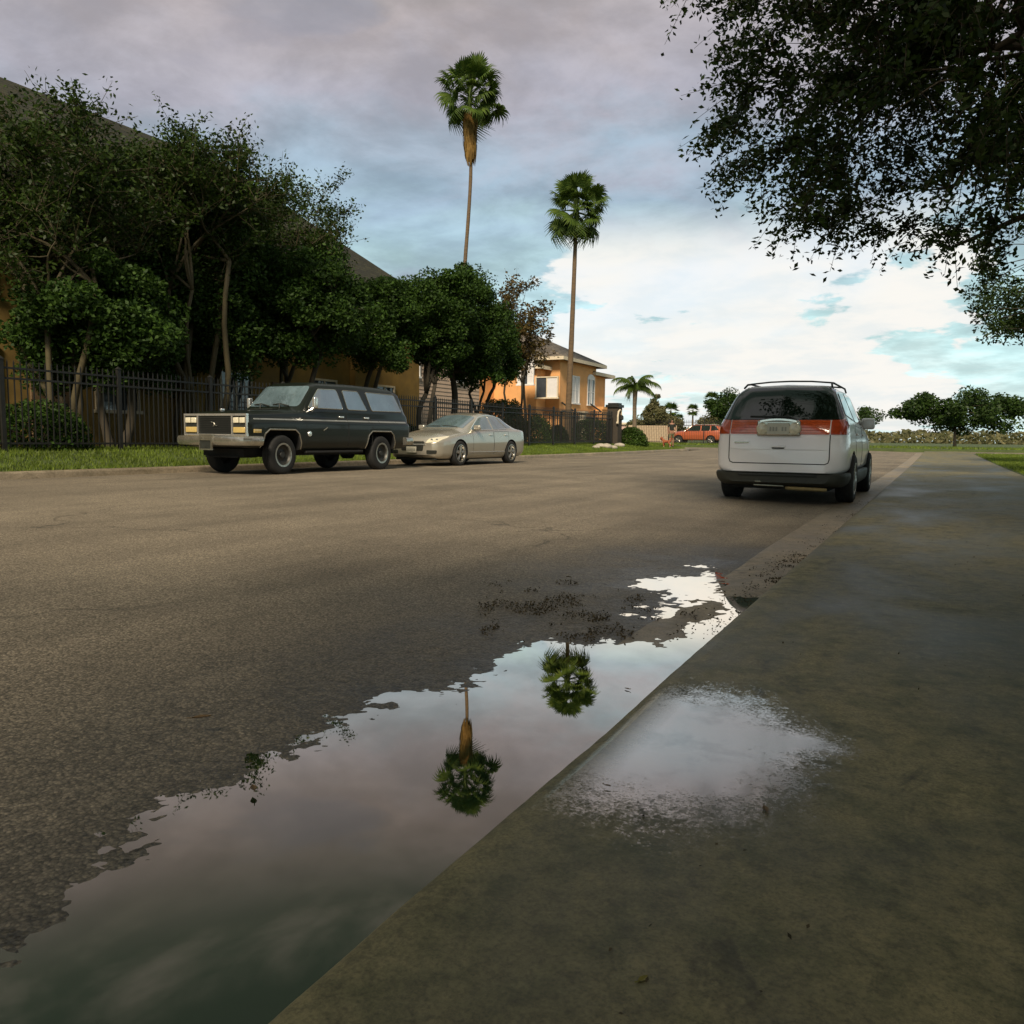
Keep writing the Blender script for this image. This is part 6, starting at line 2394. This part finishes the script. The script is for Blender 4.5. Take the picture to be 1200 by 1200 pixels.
def white_wagon():
    root = empty('white_crossover', (0, 0, 0), 0, 'white family crossover seen from behind with an orange red lamp strip', 'car')
    sp = lambda wb, zl, zbelt, rw, zr: [(0, 0.44), (wb * 0.90, 0.44), (wb * 0.985, 0.50), (wb, zl), (wb * 0.99, zl + 0.13), (wb * 0.965, zbelt), (rw, zr - 0.09), (rw * 0.74, zr - 0.022), (0, zr)]
    st = [(-2.385, sp(0.70, 0.74, 1.00, 0.58, 1.12)), (-2.36, sp(0.80, 0.74, 1.02, 0.66, 1.17)), (-2.31, sp(0.87, 0.74, 1.06, 0.72, 1.235)), (-2.22, sp(0.912, 0.74, 1.10, 0.74, 1.36)), (-2.09, sp(0.93, 0.75, 1.13, 0.715, 1.54)),
          (-1.98, sp(0.935, 0.75, 1.14, 0.69, 1.655)), (-1.86, sp(0.935, 0.75, 1.145, 0.675, 1.705)), (-1.3, sp(0.935, 0.75, 1.14, 0.67, 1.74)), (-0.2, sp(0.935, 0.74, 1.11, 0.67, 1.745)), (0.45, sp(0.935, 0.73, 1.08, 0.66, 1.69)),
          (0.62, sp(0.935, 0.73, 1.075, 0.66, 1.64)), (1.32, sp(0.93, 0.72, 1.02, 0.72, 1.17)), (1.42, sp(0.93, 0.72, 1.0, 0.72, 1.14)), (2.1, sp(0.89, 0.70, 0.88, 0.68, 1.0)), (2.3, sp(0.80, 0.66, 0.80, 0.6, 0.9)), (2.37, sp(0.64, 0.6, 0.70, 0.48, 0.78))]
    me = loft(st, SRAD)
    WF, WR = 1.42, -1.43
    cutters = []
    for wy in (WF, WR):
        for s in (-1, 1):
            poly = [(wy + 0.41 * math.cos(a), 0.35 + 0.41 * math.sin(a)) for a in np.linspace(-0.6, math.pi + 0.6, 18)]
            cutters.append(MB().prism(poly, 'x', s * 0.58, s * 1.25))
    body = cut(me, [MB().prism([(p[0], p[1]) for p in [(wy + 0.41 * math.cos(a), 0.35 + 0.41 * math.sin(a)) for a in np.linspace(-0.6, math.pi + 0.6, 18)]], 'x', s * 0.58, s * 1.25) for wy in (WF, WR) for s in (-1, 1)], M['paint_white'], M['under'])
    sk = Skin(me, root)
    link('body', body, None, root, smooth=True, sharp=30)
    # dark lower cladding and bumper all round
    cp = lambda wb, zb: [(0, zb), (wb * 0.88, zb), (wb * 0.97, zb + 0.06), (wb, zb + 0.14), (wb, 0.43), (wb * 0.985, 0.455), (0, 0.457)]
    cst = [(-2.41, cp(0.74, 0.31)), (-2.37, cp(0.84, 0.28)), (-2.28, cp(0.91, 0.265)), (-2.1, cp(0.945, 0.25)), (-1.0, cp(0.95, 0.20)), (1.0, cp(0.95, 0.20)), (2.1, cp(0.91, 0.20)), (2.32, cp(0.82, 0.24)), (2.40, cp(0.66, 0.28))]
    cme = loft(cst, [0, 0.05, 0.06, 0.05, 0.012, 0.012, 0])
    clad = cut(cme, cutters, M['clad'], M['under'])
    link('lower_cladding', clad, None, root, smooth=True, sharp=30)
    ck = Skin(cme, root)
    # rear glass and its surround
    rw = sk.panel('rear_window', [(-0.845, 1.185), (0.845, 1.185), (0.80, 1.32), (0.665, 1.615), (0.60, 1.645), (-0.60, 1.645), (-0.665, 1.615), (-0.80, 1.32)], 'rear', M['glass_dark'], r=0.05, off=0.014, step=0.022)
    b = MB()
    q0, q1 = sk.hit(-0.42, 1.235, 'rear')[0], sk.hit(0.14, 1.225, 'rear')[0]
    b.tube([q0 + Vector((0, -0.02, 0)), q1 + Vector((0, -0.03, 0))], 0.014, 6)
    b.build('rear_wiper', M['plastic'], rw, smooth=True)
    # lamp strip
    for s in (-1, 1):
        tl = sk.panel('tail_light', [(s * 0.265, 0.985), (s * 0.265, 1.178), (s * 0.685, 1.178), (s * 0.685, 0.985)], 'rear', M['red_lens'], r=0.012, off=0.012, step=0.03)
        t2 = sk.panel('tail_light', [(s * 0.70, 0.985), (s * 0.70, 1.178), (s * 0.895, 1.20), (s * 0.915, 1.07), (s * 0.905, 0.985)], 'rear', M['red_dark'], r=0.012, off=0.012, step=0.025)
        t3 = sk.panel('tail_light', [(-2.31, 0.985), (-2.27, 1.17), (-2.12, 1.19), (-2.0, 1.12), (-2.10, 0.99)], 'right' if s > 0 else 'left', M['red_lens'], r=0.012, off=0.009, step=0.04)
        for k in range(5):
            sk.trim('lens_rib', [(s * 0.28, 1.005 + 0.036 * k), (s * 0.67, 1.005 + 0.036 * k)], 'rear', 0.004, M['red_dark'], closed=False, off=0.011, parent=tl)
    # plate recess with lamps each side under a bright hood
    p, nrm = sk.hit(0.0, 1.05, 'rear')
    yb = p.y - 0.012
    ho = rounded_box('plate_housing', (0.60, 0.05, 0.215), (0, yb - 0.008, 1.068), M['chrome_dull'], root, 0.03)
    mb = MB()
    n_ = 14
    vs, fs = [], []
    for k in range(n_ + 1):
        u = -0.25 + 0.50 * k / n_
        zt = 1.185 + 0.026 * (1 - (u / 0.25) ** 2)
        vs += [(u, yb + 0.02, zt), (u, yb - 0.07, zt - 0.01), (u, yb - 0.07, zt - 0.035), (u, yb + 0.02, zt - 0.035)]
    for k in range(n_):
        for j in range(4):
            l = (j + 1) % 4
            fs.append((k * 4 + j, k * 4 + l, (k + 1) * 4 + l, (k + 1) * 4 + j))
    fs += [(0, 1, 2, 3), (n_ * 4 + 3, n_ * 4 + 2, n_ * 4 + 1, n_ * 4)]
    mb.add(vs, fs)
    mb.build('plate_hood', M['chrome'], root, smooth=True, sharp=40)
    for s in (-1, 1):
        b = MB()
        b.lathe([(0.0, -0.052), (0.05, -0.048), (0.078, -0.034), (0.088, -0.01), (0.09, 0.02)], 20, 'y', (s * 0.225, yb - 0.012, 1.062))
        b.build('reversing_lamp', M['lamp'], root, smooth=True)
    pl = rounded_box('number_plate', (0.31, 0.014, 0.155), (0, yb - 0.046, 1.062), M['plate'], root, 0.004)
    for k in range(6):
        if k != 3:
            rounded_box('plate_character', (0.026, 0.004, 0.06), (-0.105 + 0.042 * k, yb - 0.0545, 1.058), M['plate_mark'], pl, 0.001)
    # tailgate
    sk.trim('tailgate_seam', [(-0.70, 0.98), (-0.70, 0.64), (-0.685, 0.595), (-0.64, 0.575), (0.64, 0.575), (0.685, 0.595), (0.70, 0.64), (0.70, 0.98)], 'rear', 0.0075, M['under'], closed=False, off=-0.001)
    sk.trim('tailgate_crease', [(-0.68, 0.775), (0.68, 0.775)], 'rear', 0.006, M['paint_white'], closed=False, off=0.001)
    p, nrm = sk.hit(0.0, 0.80, 'rear')
    hd = rounded_box('tailgate_handle', (0.20, 0.03, 0.035), (0.0, p.y - 0.008, 0.815), M['paint_white'], root, 0.012)
    rounded_box('grip', (0.17, 0.02, 0.016), (0.0, p.y - 0.014, 0.792), M['plastic'], hd, 0.005)
    p, nrm = sk.hit(-0.52, 0.86, 'rear')
    rounded_box('name_badge', (0.21, 0.008, 0.022), (-0.52, p.y - 0.006, 0.865), M['chrome_dull'], root, 0.003)
    p, nrm = ck.hit(0.0, 0.40, 'rear')
    rounded_box('bumper_step', (1.1, 0.03, 0.03), (0, p.y - 0.008, 0.415), M['plastic'], root, 0.01)
    b = MB()
    b.tube([(0.12, -2.33, 0.235), (0.16, -2.34, 0.232), (0.64, -2.34, 0.226), (0.68, -2.33, 0.226)], [0.02, 0.026, 0.026, 0.02], 10)
    b.build('muffler', M['rust'], root, smooth=True)
    b = MB()
    b.tube([(-0.32, -2.40, 0.265), (0.10, -2.405, 0.26)], 0.010, 6)
    b.tube([(-0.30, -2.41, 0.315), (-0.22, -2.415, 0.315)], 0.010, 6)
    b.build('tow_bar', M['chrome_dull'], root, smooth=True)
    # roof rack
    for s in (-1, 1):
        rk = MB()
        rk.tube([(s * 0.63, -1.84, 1.665), (s * 0.61, -1.72, 1.722), (s * 0.605, -1.5, 1.742), (s * 0.60, 0.1, 1.750), (s * 0.60, 0.30, 1.70)], 0.015, 8)
        rk.build('roof_rail', M['plastic'], root, smooth=True)
    for yy in (-1.55, -0.4):
        rk = MB()
        rk.tube([(-0.60, yy, 1.742), (-0.3, yy, 1.768), (0, yy, 1.775), (0.3, yy, 1.768), (0.60, yy, 1.742)], 0.012, 8)
        rk.build('rack_bar', M['plastic'], root, smooth=True)
    sk.trim('roof_lip', [(-0.60, 1.668), (0.60, 1.668)], 'rear', 0.012, M['paint_white'], closed=False, off=0.004)
    for ax in ('left', 'right'):
        s = 1 if ax == 'right' else -1
        for nm, poly in (('quarter_window', [(-1.15, 1.20), (-1.12, 1.60), (-1.70, 1.58), (-2.0, 1.26)]), ('back_window', [(-0.12, 1.17), (-0.14, 1.61), (-1.0, 1.61), (-1.02, 1.19)]), ('front_window', [(0.98, 1.13), (0.46, 1.56), (0.0, 1.61), (0.0, 1.16)])):
            sk.panel(nm, poly, ax, M['glass_dark'], r=0.05)
        for x0, x1 in ((1.05, -0.05), (-0.07, -1.08)):
            sk.trim('door_seam', [(x0, 0.48), (x0, 1.10), (x1, 1.13), (x1, 0.48)], ax, 0.005, M['under'], closed=False, off=-0.002)
        for yy in (0.1, -0.92):
            p, nrm = sk.hit(yy, 1.0, ax)
            rounded_box('door_handle', (0.03, 0.18, 0.03), p + nrm * 0.012, M['paint_white'], root)
        p, nrm = sk.hit(0.92, 1.15, ax)
        rounded_box('side_mirror', (0.22, 0.13, 0.19), (p.x + s * 0.10, p.y, 1.20), M['paint_white'], root, 0.05)
        hl = sk.panel('headlight', [(s * 0.45, 0.70), (s * 0.48, 0.82), (s * 0.78, 0.86), (s * 0.80, 0.74)], 'front', M['lamp'], r=0.03, step=0.05)
    sk.panel('windshield', [(-0.68, 1.22), (0.68, 1.22), (0.60, 1.60), (-0.60, 1.60)], 'front', M['glass_sky_tint'], r=0.06)
    sk.panel('front_grille', [(-0.38, 0.60), (-0.38, 0.74), (0.38, 0.74), (0.38, 0.60)], 'front', M['plastic'], r=0.03, step=0.06)
    rounded_box('floor_pan', (1.4, 4.2, 0.08), (0, 0, 0.24), M['under'], root, 0.02)
    for s in (-1, 1):
        for wy in (WF, WR):
            wheel(root, s * 0.845, wy, 0.355, 0.25, 0.222, s, 'spoke', M['rim'])
    return root


van = white_wagon()
VX, VY, VS, VR = -1.93, 13.75, 1.0, R_(0.0)
van.location = (VX, VY, 0.02)
van.rotation_euler = (0, 0, VR)
van.scale = (0.945, VS, VS * 0.975)


def orange_car():
    root = empty('orange_wagon', (0, 0, 0), 0, 'orange red car parked behind the far dark fence', 'car')
    sp = sedan_prof
    st = [(2.2, sp(0.70, 0.40, 0.60, 0.72, 0.55, 0.80)), (2.1, sp(0.84, 0.32, 0.66, 0.82, 0.66, 0.92)), (1.3, sp(0.88, 0.30, 0.70, 0.95, 0.70, 1.06)), (0.95, sp(0.88, 0.30, 0.70, 0.98, 0.70, 1.10)), (0.25, sp(0.88, 0.30, 0.72, 1.02, 0.62, 1.56)),
          (-0.2, sp(0.88, 0.30, 0.72, 1.03, 0.62, 1.62)), (-1.6, sp(0.88, 0.30, 0.72, 1.03, 0.62, 1.60)), (-2.05, sp(0.86, 0.32, 0.72, 1.02, 0.60, 1.30)), (-2.2, sp(0.76, 0.40, 0.70, 0.95, 0.55, 1.02))]
    me = loft(st, SRAD, step=0.05, smooth=2)
    WF, WR = 1.35, -1.3
    cutters = []
    for wy in (WF, WR):
        for s in (-1, 1):
            poly = [(wy + 0.40 * math.cos(a), 0.34 + 0.40 * math.sin(a)) for a in np.linspace(-0.6, math.pi + 0.6, 14)]
            cutters.append(MB().prism(poly, 'x', s * 0.55, s * 1.2))
    body = cut(me, cutters, M['paint_orange'], M['under'])
    sk = Skin(me, root)
    link('body', body, None, root, smooth=True, sharp=30)
    sk.panel('windshield', [(-0.62, 1.14), (0.62, 1.14), (0.55, 1.50), (-0.55, 1.50)], 'front', M['glass_sky_tint'], r=0.05, step=0.1)
    for ax in ('left', 'right'):
        for nm, poly in (('front_window', [(0.72, 1.06), (0.22, 1.47), (-0.40, 1.50), (-0.40, 1.07)]), ('back_window', [(-0.5, 1.07), (-0.5, 1.50), (-1.2, 1.50), (-1.2, 1.08)]), ('quarter_window', [(-1.28, 1.08), (-1.28, 1.50), (-1.62, 1.48), (-1.9, 1.14)])):
            sk.panel(nm, poly, ax, M['glass_dark'], r=0.04, step=0.1)
        sk.trim('window_pillar', [(0.86, 1.04), (0.27, 1.53)], ax, 0.03, M['chrome_dull'], closed=False, off=0.004)
        sk.trim('roof_rail', [(0.1, 1.56), (-1.7, 1.56)], ax, 0.03, M['chrome'], closed=False, off=0.02)
        sk.trim('door_seam', [(0.85, 0.42), (0.85, 1.02), (-0.45, 1.03), (-0.45, 0.42)], ax, 0.008, M['under'], closed=False)
        s = 1 if ax == 'right' else -1
        sk.panel('headlight', [(s * 0.45, 0.72), (s * 0.45, 0.84), (s * 0.76, 0.84), (s * 0.76, 0.72)], 'front', M['lamp'], r=0.03, step=0.06)
        p, nrm = sk.hit(0.70, 1.08, ax)
        rounded_box('side_mirror', (0.18, 0.1, 0.14), (p.x + s * 0.09, p.y, 1.12), M['paint_orange'], root, 0.03)
    sk.panel('hood_stripe', [(-0.5, 1.15), (0.5, 1.15), (0.5, 2.0), (-0.5, 2.0)], 'top', M['paint_orange'], r=0.05, step=0.12)
    for s in (-1, 1):
        for wy in (WF, WR):
            wheel(root, s * 0.78, wy, 0.335, 0.21, 0.21, s, 'spoke', M['rim'])
    return root


oc = orange_car()
oa, ob = at_y(790, 505, 70.5), at_y(846, 505, 70.5)
oc.location = ((oa.x + ob.x) / 2, 70.5, gz(oa.x, 70.5) + 0.005)
oc.rotation_euler = (0, 0, math.pi / 2)
oc.scale = (1.08, 1.08, 1.08)


# ------------------------------------------------------------------ person and dog
M['skin'] = mat('skin', (0.30, 0.15, 0.09), 0.6, var=0.12)
M['hair'] = mat('hair', (0.02, 0.014, 0.010), 0.7, var=0.2)
M['shirt'] = mat('dark_shirt', (0.016, 0.020, 0.014), 0.9, var=0.2)
M['shorts'] = mat('khaki_shorts', (0.14, 0.13, 0.065), 0.9, var=0.2)
M['shoe'] = mat('shoe', (0.05, 0.045, 0.04), 0.8, var=0.2)
M['dogfur'] = mat('red_fur', (0.30, 0.085, 0.032), 0.9, var=0.3, scale=9, bscale=60, bstr=0.3)
M['dogpale'] = mat('pale_fur', (0.55, 0.42, 0.30), 0.9, var=0.2)


def skin_mesh(name, verts, edges, radii, sub=2):
    """verts: list of points; the first is the root"""
    me = bpy.data.meshes.new(name)
    bm = bmesh.new()
    lay = bm.verts.layers.skin.verify()
    bv = [bm.verts.new(v) for v in verts]
    for a, b in edges:
        bm.edges.new((bv[a], bv[b]))
    for i, v in enumerate(bv):
        r = radii[i]
        v[lay].radius = (r, r) if not isinstance(r, tuple) else r
        v[lay].use_root = (i == 0)
    bm.to_mesh(me)
    bm.free()
    o = bpy.data.objects.new('tmp', me)
    C.objects.link(o)
    s = o.modifiers.new('s', 'SKIN')
    s.use_smooth_shade = True
    if sub:
        d = o.modifiers.new('d', 'SUBSURF')
        d.levels = d.render_levels = sub
    dg = bpy.context.evaluated_depsgraph_get()
    res = bpy.data.meshes.new_from_object(o.evaluated_get(dg))
    bpy.data.objects.remove(o)
    res.shade_smooth()
    return res


def person(loc, rz):
    root = empty('person', loc, rz, 'person in a dark shirt and khaki shorts standing on the far verge with a dog', 'person')
    V, E, Rr = [], [], []

    def add(p, r, parent=None):
        V.append(p)
        Rr.append(r)
        if parent is not None:
            E.append((parent, len(V) - 1))
        return len(V) - 1
    pel = add((0, 0, 0.92), 0.125)
    wa = add((0, 0.0, 1.08), 0.11, pel)
    ch = add((0, -0.01, 1.28), 0.135, wa)
    sh = add((0, 0.0, 1.41), 0.085, ch)
    nk = add((0, 0.01, 1.485), 0.05, sh)
    hd = add((0, 0.03, 1.57), 0.082, nk)
    add((0, 0.02, 1.655), 0.075, hd)
    add((0, 0.115, 1.575), 0.012, hd)         # nose
    for s in (-1, 1):
        hip = add((s * 0.095, 0, 0.86), 0.085, pel)
        kn = add((s * 0.105, 0.03 + s * 0.06, 0.48), 0.055, hip)
        cf = add((s * 0.105, 0.0 + s * 0.05, 0.33), 0.052, kn)
        an = add((s * 0.105, -0.03 + s * 0.05, 0.09), 0.036, cf)
        add((s * 0.115, 0.10 + s * 0.05, 0.035), 0.032, an)
        so = add((s * 0.175, 0, 1.395), 0.055, sh)
        el_ = add((s * 0.225, -0.02, 1.12), 0.04, so)
        wr = add((s * 0.235, 0.10, 0.90), 0.028, el_)
        pm = add((s * 0.235, 0.13, 0.84), 0.03, wr)
        for k, (dx, ln) in enumerate(((-0.027, 0.07), (-0.009, 0.082), (0.009, 0.078), (0.026, 0.062))):
            f1 = add((s * 0.235 + dx * 0.4, 0.145 + dx, 0.80), 0.009, pm)
            add((s * 0.235 + dx * 0.3, 0.138 + dx, 0.80 - ln), 0.007, f1)
        t1 = add((s * 0.215, 0.165, 0.83), 0.010, pm)
        add((s * 0.208, 0.175, 0.795), 0.008, t1)
    me = skin_mesh('body', V, E, Rr, 2)
    link('body', me, M['skin'], root)
    V, E, Rr = [], [], []
    pel = add((0, 0, 0.95), 0.142)
    wa = add((0, 0, 1.10), 0.135, pel)
    ch = add((0, -0.01, 1.28), 0.155, wa)
    sh = add((0, 0, 1.40), 0.10, ch)
    add((0, 0.005, 1.45), 0.062, sh)
    for s in (-1, 1):
        so = add((s * 0.178, 0, 1.39), 0.072, sh)
        add((s * 0.21, -0.012, 1.20), 0.062, so)
    link('shirt', skin_mesh('shirt', V, E, Rr, 1), M['shirt'], root)
    V, E, Rr = [], [], []
    pel = add((0, 0, 0.93), 0.135)
    for s in (-1, 1):
        hip = add((s * 0.095, 0.0, 0.82), 0.105, pel)
        add((s * 0.108, 0.025 + s * 0.055, 0.52), 0.085, hip)
    link('shorts', skin_mesh('shorts', V, E, Rr, 1), M['shorts'], root)
    V, E, Rr = [], [], []
    a = add((0, 0.0, 1.66), 0.085)
    add((0, -0.03, 1.61), 0.085, a)
    add((0, -0.045, 1.55), 0.06, 1)
    link('hair', skin_mesh('hair', V, E, Rr, 1), M['hair'], root)
    for s in (-1, 1):
        b = MB()
        rounded_box('shoe', (0.10, 0.26, 0.09), (s * 0.112, 0.05 + s * 0.05, 0.045), M['shoe'], root, 0.035)
        eye = MB().lathe([(0.001, 0.010), (0.010, 0.006), (0.012, 0.0)], 8, 'y', (s * 0.03, 0.108, 1.595))
        eye.build('eye', M['hair'], root, smooth=True)
    return root


pp = at_x(787, 512, -14.45)
person((pp.x, pp.y, gz(pp.x, pp.y)), R_(205))


def dog(loc, rz):
    root = empty('dog', loc, rz, 'small reddish dog beside the feet of the person', 'dog')
    V, E, Rr = [], [], []

    def add(p, r, parent=None):
        V.append(p)
        Rr.append(r)
        if parent is not None:
            E.append((parent, len(V) - 1))
        return len(V) - 1
    hip = add((0, -0.24, 0.36), 0.085)
    be = add((0, -0.05, 0.35), 0.085, hip)
    chs = add((0, 0.16, 0.355), 0.115, be)
    nk = add((0, 0.27, 0.46), 0.07, chs)
    hd = add((0, 0.34, 0.54), 0.075, nk)
    mz = add((0, 0.44, 0.515), 0.042, hd)
    add((0, 0.49, 0.51), 0.028, mz)
    tl = add((0, -0.34, 0.44), 0.03, hip)
    add((0, -0.42, 0.56), 0.018, tl)
    for s in (-1, 1):
        add((s * 0.055, 0.32, 0.635), 0.02, hd)
        a = add((s * 0.07, 0.17, 0.24), 0.042, chs)
        b = add((s * 0.07, 0.16 + s * 0.02, 0.13), 0.027, a)
        c = add((s * 0.07, 0.17 + s * 0.04, 0.03), 0.024, b)
        add((s * 0.07, 0.22 + s * 0.04, 0.02), 0.022, c)
        a = add((s * 0.07, -0.20, 0.25), 0.055, hip)
        b = add((s * 0.07, -0.30 + s * 0.03, 0.15), 0.028, a)
        c = add((s * 0.07, -0.27 + s * 0.04, 0.03), 0.024, b)
        add((s * 0.07, -0.22 + s * 0.04, 0.02), 0.022, c)
    me = skin_mesh('body', V, E, Rr, 2)
    me.materials.append(M['dogfur'])
    me.materials.append(M['dogpale'])
    for p in me.polygons:
        c = p.center
        if (c.z < 0.30 and abs(c.x) < 0.06 and c.z > 0.2) or c.y > 0.42 or c.z < 0.07 or (c.y > 0.2 and c.z < 0.40):
            p.material_index = 1
    link('body', me, None, root)
    b = MB()
    b.lathe([(0.075, -0.015), (0.082, 0.0), (0.075, 0.015)], 14, 'y', (0, 0.275, 0.465))
    b.build('collar', M['shirt'], root, smooth=True)
    return root


dp = at_x(781, 512, -14.42)
dog((dp.x, dp.y, gz(dp.x, dp.y)), R_(75))
